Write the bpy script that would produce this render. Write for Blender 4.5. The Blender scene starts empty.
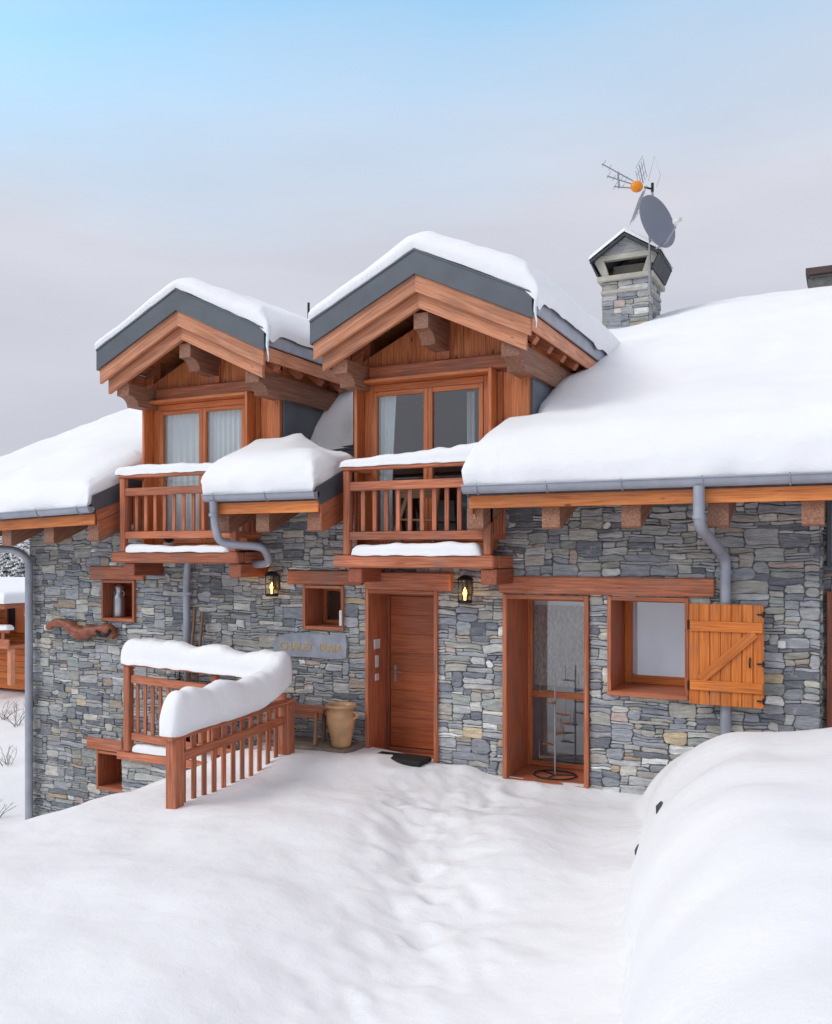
import bpy, bmesh, math, random
from mathutils import Vector, Matrix, noise
SC = bpy.context.scene
C = SC.collection
R = math.radians
V = Vector
rnd = random.Random(11)

# ------------------------------------------------------------------ camera
YAW = math.atan(434/888.)
cam = bpy.data.cameras.new("camera"); camo = bpy.data.objects.new("camera", cam); C.objects.link(camo)
camo.location = (0, 0, 0); camo.rotation_euler = (R(90), 0, YAW)
cam.sensor_fit = 'HORIZONTAL'; cam.sensor_width = 36; cam.lens = 36*888/832.
cam.shift_y = 40/832.; cam.clip_end = 3000; cam.clip_start = .05
SC.camera = camo
SC.view_settings.view_transform = 'Standard'
try: SC.view_settings.look = 'None'
except Exception: pass
SC.view_settings.exposure = 0; SC.view_settings.gamma = 1
CR = V((math.cos(YAW), math.sin(YAW), 0)); CF = V((-math.sin(YAW), math.cos(YAW), 0)); UP = V((0, 0, 1))

# ------------------------------------------------------------------ materials
def sl(r, g, b): # sRGB 0-255 -> linear
    f = lambda u: (u/255/12.92) if u/255 <= .04045 else ((u/255+.055)/1.055)**2.4
    return (f(r), f(g), f(b), 1)
def newmat(name):
    m = bpy.data.materials.new(name); m.use_nodes = True
    nt = m.node_tree; nt.nodes.clear()
    out = nt.nodes.new('ShaderNodeOutputMaterial')
    b = nt.nodes.new('ShaderNodeBsdfPrincipled'); nt.links.new(b.outputs[0], out.inputs[0])
    return m, nt, b, out
def N(nt, t, **k):
    n = nt.nodes.new(t)
    for a, v in k.items():
        if a.startswith('i_'): n.inputs[a[2:].replace('_', ' ')].default_value = v
        else: setattr(n, a, v)
    return n
def L(nt, a, b): nt.links.new(a, b)
def ramp(nt, stops, fac):
    r = nt.nodes.new('ShaderNodeValToRGB'); e = r.color_ramp.elements
    while len(e) > 1: e.remove(e[-1])
    e[0].position, e[0].color = stops[0][0], stops[0][1]
    for p, c in stops[1:]:
        q = e.new(p); q.color = c
    nt.links.new(fac, r.inputs[0]); return r
def mixc(nt, fac, a, b, blend='MIX'):
    m = nt.nodes.new('ShaderNodeMix'); m.data_type = 'RGBA'; m.blend_type = blend
    for s, v in ((m.inputs[0], fac), (m.inputs[6], a), (m.inputs[7], b)):
        if hasattr(v, 'is_linked') or hasattr(v, 'links'): nt.links.new(v, s)
        else: s.default_value = v
    return m.outputs[2]

def wood(name, dark, mid, light, rough=.6, knots=False, weather=0.0):
    m, nt, b, out = newmat(name)
    at = N(nt, 'ShaderNodeAttribute', attribute_name='gr')
    mp = N(nt, 'ShaderNodeMapping'); mp.inputs['Scale'].default_value = (1.5, 34, 34); L(nt, at.outputs['Vector'], mp.inputs[0])
    n1 = N(nt, 'ShaderNodeTexNoise'); n1.inputs['Scale'].default_value = 1.6; n1.inputs['Detail'].default_value = 6; n1.inputs['Distortion'].default_value = .6
    L(nt, mp.outputs[0], n1.inputs['Vector'])
    r = ramp(nt, [(.26, dark), (.5, mid), (.76, light)], n1.outputs['Fac'])
    mp3 = N(nt, 'ShaderNodeMapping'); mp3.inputs['Scale'].default_value = (.35, .6, .6); L(nt, at.outputs['Vector'], mp3.inputs[0])
    n3 = N(nt, 'ShaderNodeTexNoise'); n3.inputs['Scale'].default_value = 1.0; n3.inputs['Detail'].default_value = 2; L(nt, mp3.outputs[0], n3.inputs['Vector'])
    r3 = ramp(nt, [(.3, (.62, .6, .6, 1)), (.7, (1.25, 1.25, 1.25, 1))], n3.outputs['Fac'])
    col = mixc(nt, .8, r.outputs[0], r3.outputs[0], 'MULTIPLY')
    if True:
        mk = N(nt, 'ShaderNodeMapping'); mk.inputs['Scale'].default_value = (2.2, 7, 7); L(nt, at.outputs['Vector'], mk.inputs[0])
        vo = N(nt, 'ShaderNodeTexVoronoi'); vo.inputs['Scale'].default_value = 1; L(nt, mk.outputs[0], vo.inputs['Vector'])
        kz = 1 if knots else .55
        rk = ramp(nt, [(.05 if knots else .03, (kz, kz, kz, 1)), (.12 if knots else .08, (0, 0, 0, 1))], vo.outputs['Distance'])
        col = mixc(nt, rk.outputs[0], col, (dark[0]*.35, dark[1]*.3, dark[2]*.3, 1))
    if weather:
        geo = N(nt, 'ShaderNodeNewGeometry')
        n4 = N(nt, 'ShaderNodeTexNoise'); n4.inputs['Scale'].default_value = 3.5; n4.inputs['Detail'].default_value = 7; L(nt, geo.outputs['Position'], n4.inputs['Vector'])
        r4 = ramp(nt, [(.5, (0, 0, 0, 1)), (.75, (weather, weather, weather, 1))], n4.outputs['Fac'])
        col = mixc(nt, r4.outputs[0], col, sl(120, 100, 92))
    L(nt, col, b.inputs['Base Color']); b.inputs['Roughness'].default_value = rough
    bp = N(nt, 'ShaderNodeBump'); bp.inputs['Strength'].default_value = .35; bp.inputs['Distance'].default_value = .004
    L(nt, n1.outputs['Fac'], bp.inputs['Height']); L(nt, bp.outputs[0], b.inputs['Normal'])
    return m
M = {}
M['beam'] = wood('stained_timber', sl(138, 70, 44), sl(180, 102, 68), sl(206, 134, 98), .55, weather=.45)
M['barge'] = wood('weathered_larch', sl(158, 94, 62), sl(196, 128, 92), sl(220, 158, 124), .6, weather=.35)
M['gable'] = wood('larch_boards', sl(140, 74, 38), sl(188, 108, 62), sl(212, 138, 90), .55, knots=True)
M['fascia'] = wood('orange_larch', sl(180, 92, 40), sl(222, 128, 62), sl(238, 154, 86), .5, knots=True, weather=.2)
M['shutter'] = wood('varnished_pine', sl(168, 84, 24), sl(208, 114, 38), sl(224, 138, 62), .5, knots=True, weather=.22)
M['frame'] = wood('window_wood', sl(150, 76, 38), sl(192, 108, 60), sl(210, 132, 82), .45)
M['door'] = wood('door_wood', sl(136, 64, 32), sl(172, 90, 50), sl(190, 108, 64), .4)
M['jamb'] = wood('dark_jamb_wood', sl(108, 52, 34), sl(146, 78, 52), sl(166, 98, 68), .5)
M['tail'] = wood('weathered_tail', sl(112, 72, 54), sl(150, 102, 78), sl(176, 132, 108), .7, weather=.6)
M['oldwood'] = wood('old_bench_wood', sl(90, 64, 44), sl(138, 100, 70), sl(172, 136, 104), .75, weather=.5)

def plain(name, col, rough=.5, metal=0, bump=0, scale=20, var=.12, vscale=6):
    m, nt, b, out = newmat(name)
    geo = N(nt, 'ShaderNodeNewGeometry')
    n = N(nt, 'ShaderNodeTexNoise'); n.inputs['Scale'].default_value = vscale; n.inputs['Detail'].default_value = 6
    L(nt, geo.outputs['Position'], n.inputs['Vector'])
    lo = tuple(c*(1-var) for c in col[:3])+(1,); hi = tuple(min(1, c*(1+var)) for c in col[:3])+(1,)
    r = ramp(nt, [(.3, lo), (.7, hi)], n.outputs['Fac'])
    L(nt, r.outputs[0], b.inputs['Base Color']); b.inputs['Roughness'].default_value = rough; b.inputs['Metallic'].default_value = metal
    if bump:
        n2 = N(nt, 'ShaderNodeTexNoise'); n2.inputs['Scale'].default_value = scale; n2.inputs['Detail'].default_value = 5
        L(nt, geo.outputs['Position'], n2.inputs['Vector'])
        bp = N(nt, 'ShaderNodeBump'); bp.inputs['Strength'].default_value = bump; bp.inputs['Distance'].default_value = .01
        L(nt, n2.outputs['Fac'], bp.inputs['Height']); L(nt, bp.outputs[0], b.inputs['Normal'])
    return m
M['zinc'] = plain('zinc', sl(158, 160, 170), .5, .35, .1, 8, .12, 5)
M['flash'] = plain('dark_flashing', sl(88, 91, 97), .5, .25, .05, 6, .12, 4)
M['clad'] = plain('grey_cladding', sl(98, 104, 112), .5, .1, .05, 4, .15, 3)
M['slate'] = plain('slate', sl(62, 64, 68), .7, 0, .5, 25, .3, 12)
M['iron'] = plain('black_iron', sl(34, 33, 36), .5, .3)
M['steel'] = plain('brushed_steel', sl(170, 172, 176), .35, .8)
M['white'] = plain('white_plastic', sl(215, 213, 208), .4)
M['curtain'] = plain('curtain_linen', sl(222, 226, 226), .9, var=.03)
M['blind'] = plain('pale_blind', sl(226, 232, 244), .9, var=.02)
M['pot'] = plain('glazed_stoneware', sl(190, 146, 104), .35, 0, .15, 9, .22, 7)
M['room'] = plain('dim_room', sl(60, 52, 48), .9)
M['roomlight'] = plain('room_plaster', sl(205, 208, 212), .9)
def sheer():
    m, nt, b, out = newmat('sheer_net')
    b.inputs['Base Color'].default_value = (.42, .40, .37, 1); b.inputs['Roughness'].default_value = .9
    tc = N(nt, 'ShaderNodeNewGeometry'); mp = N(nt, 'ShaderNodeMapping'); mp.inputs['Scale'].default_value = (60, 60, 18); L(nt, tc.outputs['Position'], mp.inputs[0])
    n = N(nt, 'ShaderNodeTexNoise'); n.inputs['Scale'].default_value = 1; n.inputs['Detail'].default_value = 4; L(nt, mp.outputs[0], n.inputs['Vector'])
    r = ramp(nt, [(.35, (.45, .45, .45, 1)), (.65, (.95, .95, .95, 1))], n.outputs['Fac']); L(nt, r.outputs[0], b.inputs['Alpha'])
    return m
M['sheer'] = sheer()
M['dish'] = plain('dish_grey', sl(124, 126, 138), .5, .1, var=.04)
M['orange'] = plain('orange_plastic', sl(236, 140, 20), .4, var=.05)
M['alu'] = plain('dull_aluminium', sl(150, 150, 156), .5, .4)
M['green'] = plain('dark_needles', sl(38, 58, 42), .7, var=.4, vscale=30)
M['black'] = plain('black_rubber', sl(28, 28, 30), .8)
M['slab'] = plain('terrace_stone', sl(128, 112, 100), .8, 0, .5, 18, .25, 8)
M['concrete'] = plain('pale_render', sl(176, 170, 158), .85, 0, .3, 14, .15, 6)
M['brown'] = plain('brown_metal_cap', sl(78, 58, 54), .6, .1)
M['plaque'] = plain('slate_plaque', sl(146, 149, 160), .6, 0, .5, 10, .2, 6)
M['gold'] = plain('gilt_letters', sl(200, 164, 96), .45, .3)
M['twig'] = plain('bare_twig', sl(92, 76, 66), .8)
M['ice'] = None

def snowmat():
    m, nt, b, out = newmat('snow')
    geo = N(nt, 'ShaderNodeNewGeometry')
    n = N(nt, 'ShaderNodeTexNoise'); n.inputs['Scale'].default_value = 1.3; n.inputs['Detail'].default_value = 5
    L(nt, geo.outputs['Position'], n.inputs['Vector'])
    r = ramp(nt, [(.3, (.87, .855, .87, 1)), (.7, (.91, .895, .905, 1))], n.outputs['Fac'])
    L(nt, r.outputs[0], b.inputs['Base Color']); b.inputs['Roughness'].default_value = .65
    b.inputs['Specular IOR Level'].default_value = .25
    b.inputs['Subsurface Weight'].default_value = .25
    b.inputs['Subsurface Radius'].default_value = (.05, .06, .08); b.inputs['Subsurface Scale'].default_value = 1
    n2 = N(nt, 'ShaderNodeTexNoise'); n2.inputs['Scale'].default_value = 7; n2.inputs['Detail'].default_value = 12; n2.inputs['Roughness'].default_value = .68
    L(nt, geo.outputs['Position'], n2.inputs['Vector'])
    n3 = N(nt, 'ShaderNodeTexNoise'); n3.inputs['Scale'].default_value = 160; n3.inputs['Detail'].default_value = 3
    L(nt, geo.outputs['Position'], n3.inputs['Vector'])
    ad = N(nt, 'ShaderNodeMath', operation='MULTIPLY_ADD'); ad.inputs[1].default_value = .22; L(nt, n3.outputs['Fac'], ad.inputs[0]); L(nt, n2.outputs['Fac'], ad.inputs[2])
    bp = N(nt, 'ShaderNodeBump'); bp.inputs['Strength'].default_value = .55; bp.inputs['Distance'].default_value = .028
    L(nt, ad.outputs[0], bp.inputs['Height']); L(nt, bp.outputs[0], b.inputs['Normal'])
    return m
M['snow'] = snowmat()

def stonemat():
    m, nt, b, out = newmat('schist_stone')
    at = N(nt, 'ShaderNodeAttribute', attribute_name='scol')
    geo = N(nt, 'ShaderNodeNewGeometry')
    # offset lookup per stone so veins do not run across joints
    sc = N(nt, 'ShaderNodeVectorMath', operation='SCALE'); sc.inputs['Scale'].default_value = 37.0; L(nt, at.outputs['Vector'], sc.inputs[0])
    ad = N(nt, 'ShaderNodeVectorMath', operation='ADD'); L(nt, geo.outputs['Position'], ad.inputs[0]); L(nt, sc.outputs[0], ad.inputs[1])
    mp = N(nt, 'ShaderNodeMapping'); mp.inputs['Scale'].default_value = (5, 5, 22); mp.inputs['Rotation'].default_value = (0, .12, 0); L(nt, ad.outputs[0], mp.inputs[0])
    n1 = N(nt, 'ShaderNodeTexNoise'); n1.inputs['Scale'].default_value = 1.2; n1.inputs['Detail'].default_value = 8; n1.inputs['Roughness'].default_value = .65
    L(nt, mp.outputs[0], n1.inputs['Vector'])
    r1 = ramp(nt, [(.25, (.64, .64, .65, 1)), (.42, (.95, .94, .93, 1)), (.55, (1.16, 1.15, 1.13, 1)), (.72, (1.55, 1.53, 1.49, 1))], n1.outputs['Fac'])
    col = mixc(nt, 1.0, at.outputs['Color'], r1.outputs[0], 'MULTIPLY')
    n2 = N(nt, 'ShaderNodeTexNoise'); n2.inputs['Scale'].default_value = 9; n2.inputs['Detail'].default_value = 6; n2.inputs['Roughness'].default_value = .7
    L(nt, ad.outputs[0], n2.inputs['Vector'])
    r2 = ramp(nt, [(.57, (0, 0, 0, 1)), (.68, (.6, .6, .6, 1))], n2.outputs['Fac'])
    col = mixc(nt, r2.outputs[0], col, sl(186, 184, 180))
    n5 = N(nt, 'ShaderNodeTexNoise'); n5.inputs['Scale'].default_value = 3.1; n5.inputs['Detail'].default_value = 4
    L(nt, ad.outputs[0], n5.inputs['Vector'])
    r5 = ramp(nt, [(.58, (0, 0, 0, 1)), (.7, (.25, .25, .25, 1))], n5.outputs['Fac'])
    col = mixc(nt, r5.outputs[0], col, sl(150, 128, 104))
    L(nt, col, b.inputs['Base Color']); b.inputs['Roughness'].default_value = .72
    n3 = N(nt, 'ShaderNodeTexNoise'); n3.inputs['Scale'].default_value = 30; n3.inputs['Detail'].default_value = 6; L(nt, geo.outputs['Position'], n3.inputs['Vector'])
    sm = N(nt, 'ShaderNodeMath', operation='MULTIPLY_ADD'); sm.inputs[1].default_value = .35; L(nt, n3.outputs['Fac'], sm.inputs[0]); L(nt, n1.outputs['Fac'], sm.inputs[2])
    bp = N(nt, 'ShaderNodeBump'); bp.inputs['Strength'].default_value = 1.0; bp.inputs['Distance'].default_value = .035
    L(nt, sm.outputs[0], bp.inputs['Height']); L(nt, bp.outputs[0], b.inputs['Normal'])
    return m
M['stone'] = stonemat()
M['mortar'] = plain('mortar', sl(104, 102, 100), .9, 0, .6, 30, .3, 9)

def glassmat(name, ior=2.6, tint=(.96, .975, .98, 1)):
    m, nt, b, out = newmat(name); nt.nodes.remove(b)
    fr = N(nt, 'ShaderNodeFresnel'); fr.inputs['IOR'].default_value = ior
    t = N(nt, 'ShaderNodeBsdfTransparent'); t.inputs[0].default_value = tint
    g = N(nt, 'ShaderNodeBsdfGlossy'); g.inputs['Roughness'].default_value = .01
    geo = N(nt, 'ShaderNodeNewGeometry'); n = N(nt, 'ShaderNodeTexNoise'); n.inputs['Scale'].default_value = 1.2; L(nt, geo.outputs['Position'], n.inputs['Vector'])
    bp = N(nt, 'ShaderNodeBump'); bp.inputs['Strength'].default_value = .06; bp.inputs['Distance'].default_value = .02; L(nt, n.outputs['Fac'], bp.inputs['Height']); L(nt, bp.outputs[0], g.inputs['Normal'])
    mul = N(nt, 'ShaderNodeMath', operation='MULTIPLY'); inv = N(nt, 'ShaderNodeMath', operation='SUBTRACT'); inv.inputs[0].default_value = 1; L(nt, geo.outputs['Backfacing'], inv.inputs[1]); L(nt, fr.outputs[0], mul.inputs[0]); L(nt, inv.outputs[0], mul.inputs[1])
    mx = N(nt, 'ShaderNodeMixShader'); L(nt, mul.outputs[0], mx.inputs[0]); L(nt, t.outputs[0], mx.inputs[1]); L(nt, g.outputs[0], mx.inputs[2])
    L(nt, mx.outputs[0], out.inputs[0]); return m
M['glass'] = glassmat('window_glass')
M['lglass'] = glassmat('lantern_glass', 1.3, (1, .97, .9, 1))
def icemat():
    m, nt, b, out = newmat('ice')
    b.inputs['Base Color'].default_value = (.85, .9, .95, 1); b.inputs['Roughness'].default_value = .1
    b.inputs['Transmission Weight'].default_value = .15; b.inputs['IOR'].default_value = 1.31
    return m
M['ice'] = icemat()
def flame():
    m, nt, b, out = newmat('candle_glow')
    b.inputs['Base Color'].default_value = (1, .6, .2, 1); b.inputs['Emission Color'].default_value = (1, .5, .1, 1); b.inputs['Emission Strength'].default_value = 5
    return m
M['flame'] = flame()

# ------------------------------------------------------------------ mesh builder
class MB:
    def __init__(s): s.v = []; s.f = []; s.gr = []; s.mi = []; s.sm = []; s.col = []
    def add(s, vs, fs, gr=None, mi=0, smooth=False, col=None):
        b = len(s.v); s.v += [tuple(p) for p in vs]
        if gr is None:
            o = (rnd.random()*40, rnd.random()*40, rnd.random()*40)
            gr = [(p[0]+o[0], p[1]+o[1], p[2]+o[2]) for p in vs]
        s.gr += gr
        s.col += [col or (.3, .3, .3)]*len(vs)
        for f in fs: s.f.append([b+i for i in f]); s.mi.append(mi); s.sm.append(smooth)
    def beam(s, p0, p1, w, h, up=(0, 0, 1), bev=.006, mi=0):
        p0 = V(p0); p1 = V(p1); d = p1-p0; ln = d.length; x = d/ln; up = V(up)
        y = up.cross(x)
        if y.length < 1e-4: y = V((0, 1, 0)).cross(x)
        y.normalize(); z = x.cross(y)
        bv = min(bev, w*.3, h*.3, ln*.3)
        def ring(t, k):
            a, c = w/2-k, h/2-k
            return [(t, yy, zz) for yy, zz in ((a, -c+bv), (a, c-bv), (a-bv, c), (-a+bv, c), (-a, c-bv), (-a, -c+bv), (-a+bv, -c), (a-bv, -c))]
        loc = ring(0, bv*.9)+ring(bv, 0)+ring(ln-bv, 0)+ring(ln, bv*.9)
        fs = []
        for r in range(3):
            for i in range(8):
                j = (i+1) % 8; fs.append((r*8+i, r*8+j, (r+1)*8+j, (r+1)*8+i))
        fs.append(tuple(range(7, -1, -1))); fs.append(tuple(range(24, 32)))
        o = (rnd.random()*60, rnd.random()*60, rnd.random()*60)
        vs = [p0+x*a+y*b+z*c for a, b, c in loc]
        s.add(vs, fs, [(a+o[0], b+o[1], c+o[2]) for a, b, c in loc], mi)
    def box(s, x0, x1, y0, y1, z0, z1, bev=.005, mi=0):
        # grain along the longest side
        dx, dy, dz = x1-x0, y1-y0, z1-z0; cx, cy, cz = (x0+x1)/2, (y0+y1)/2, (z0+z1)/2
        if dx >= dy and dx >= dz: s.beam((x0, cy, cz), (x1, cy, cz), dy, dz, bev=bev, mi=mi)
        elif dz >= dx and dz >= dy: s.beam((cx, cy, z0), (cx, cy, z1), dx, dy, up=(0, 1, 0), bev=bev, mi=mi)
        else: s.beam((cx, y0, cz), (cx, y1, cz), dx, dz, bev=bev, mi=mi)
    def prism(s, poly, ext, mi=0, grain=None, smooth=False):
        # poly: list of points in a plane, ext: extrusion vector
        n = len(poly); ext = V(ext); a = [V(p) for p in poly]; b = [p+ext for p in a]
        g = V(grain) if grain else (a[1]-a[0]); g = g.normalized()
        q = ext.normalized(); w = g.cross(q); 
        if w.length < 1e-3: w = g.orthogonal()
        w.normalize(); q = w.cross(g)
        o = (rnd.random()*60, rnd.random()*60, rnd.random()*60)
        fs = [tuple(range(n-1, -1, -1)), tuple(range(n, 2*n))]+[(i, (i+1) % n, n+(i+1) % n, n+i) for i in range(n)]
        al = a+b
        s.add(al, fs, [(p.dot(g)+o[0], p.dot(q)+o[1], p.dot(w)+o[2]) for p in al], mi, smooth)
    def tube(s, pts, r, n=12, mi=0, cap=True):
        pts = [V(p) for p in pts]; m = len(pts); rr = r if isinstance(r, (list, tuple)) else [r]*m
        t0 = (pts[1]-pts[0]).normalized(); u = t0.orthogonal().normalized()
        vs = []; gr = []; acc = 0
        for i, p in enumerate(pts):
            t = (pts[min(i+1, m-1)]-pts[max(i-1, 0)]).normalized()
            u = (u-t*u.dot(t)).normalized(); w = t.cross(u)
            if i: acc += (p-pts[i-1]).length
            for k in range(n):
                a = 2*math.pi*k/n; vs.append(p+(u*math.cos(a)+w*math.sin(a))*rr[i]); gr.append((acc, math.cos(a)*rr[i], math.sin(a)*rr[i]))
        fs = []
        for i in range(m-1):
            for k in range(n):
                j = (k+1) % n; fs.append((i*n+k, i*n+j, (i+1)*n+j, (i+1)*n+k))
        s.add(vs, fs, gr, mi, True)
        if cap:
            s.add([vs[k] for k in range(n)], [tuple(range(n-1, -1, -1))], None, mi)
            s.add([vs[(m-1)*n+k] for k in range(n)], [tuple(range(n))], None, mi)
    def lathe(s, c, prof, n=24, mi=0, axis=(0, 0, 1)):
        c = V(c); ax = V(axis).normalized(); u = ax.orthogonal().normalized(); w = ax.cross(u)
        vs = []
        for r, h in prof:
            for k in range(n):
                a = 2*math.pi*k/n; vs.append(c+ax*h+(u*math.cos(a)+w*math.sin(a))*max(r, 1e-4))
        fs = []
        for i in range(len(prof)-1):
            for k in range(n):
                j = (k+1) % n; fs.append((i*n+k, i*n+j, (i+1)*n+j, (i+1)*n+k))
        s.add(vs, fs, None, mi, True)
    def frame(s, x0, x1, z0, z1, y0, y1, t, mi=0, tb=None, tt=None):
        tb = t if tb is None else tb; tt = t if tt is None else tt
        s.box(x0, x0+t, y0, y1, z0, z1, mi=mi); s.box(x1-t, x1, y0, y1, z0, z1, mi=mi)
        if tt: s.box(x0+t, x1-t, y0+.003, y1-.003, z1-tt, z1-.002, mi=mi)
        if tb: s.box(x0+t, x1-t, y0+.003, y1-.003, z0+.002, z0+tb, mi=mi)
    def build(s, name, mats, parent=None):
        me = bpy.data.meshes.new(name); me.from_pydata(s.v, [], s.f)
        a = me.attributes.new('gr', 'FLOAT_VECTOR', 'POINT'); a.data.foreach_set('vector', [c for g in s.gr for c in g])
        ca = me.attributes.new('scol', 'FLOAT_COLOR', 'POINT'); ca.data.foreach_set('color', [c for g in s.col for c in (g[0], g[1], g[2], 1)])
        for m in (mats if isinstance(mats, (list, tuple)) else [mats]): me.materials.append(M[m] if isinstance(m, str) else m)
        me.polygons.foreach_set('material_index', s.mi); me.polygons.foreach_set('use_smooth', s.sm)
        me.update(); me.validate()
        o = bpy.data.objects.new(name, me); C.objects.link(o)
        if parent is not None:
            o.parent = parent
            o.location = -world_loc(parent)
        return o
def world_loc(o):
    p = V(o.location)
    while o.parent is not None: o = o.parent; p += V(o.location)
    return p
def tag(o, label=None, cat=None, group=None, kind=None):
    if cat and not kind: kind = 'thing'
    if label: o['label'] = label
    if cat: o['category'] = cat
    if group: o['group'] = group
    if kind: o['kind'] = kind
    return o
def thing(name, label, cat, loc=(0, 0, 0), group=None):
    o = bpy.data.objects.new(name, None); C.objects.link(o); o.location = loc; o.empty_display_size = .1
    return tag(o, label, cat, group)
def copy_tree(o, parent, off=(0, 0, 0)):
    c = o.copy(); C.objects.link(c); c.parent = parent; c.location = V(o.location)+V(off)
    for ch in o.children: copy_tree(ch, c)
    return c
def fillet(pts, r=.08, n=6):
    pts = [V(p) for p in pts]; out = [pts[0]]
    for i in range(1, len(pts)-1):
        a, b, c = pts[i-1], pts[i], pts[i+1]; d1 = (a-b); d2 = (c-b); k = min(r, d1.length*.48, d2.length*.48)
        s_, e = b+d1.normalized()*k, b+d2.normalized()*k
        for j in range(n+1):
            t = j/n; out.append(s_*(1-t)**2+b*2*t*(1-t)+e*t*t)
    out.append(pts[-1]); return out

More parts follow.
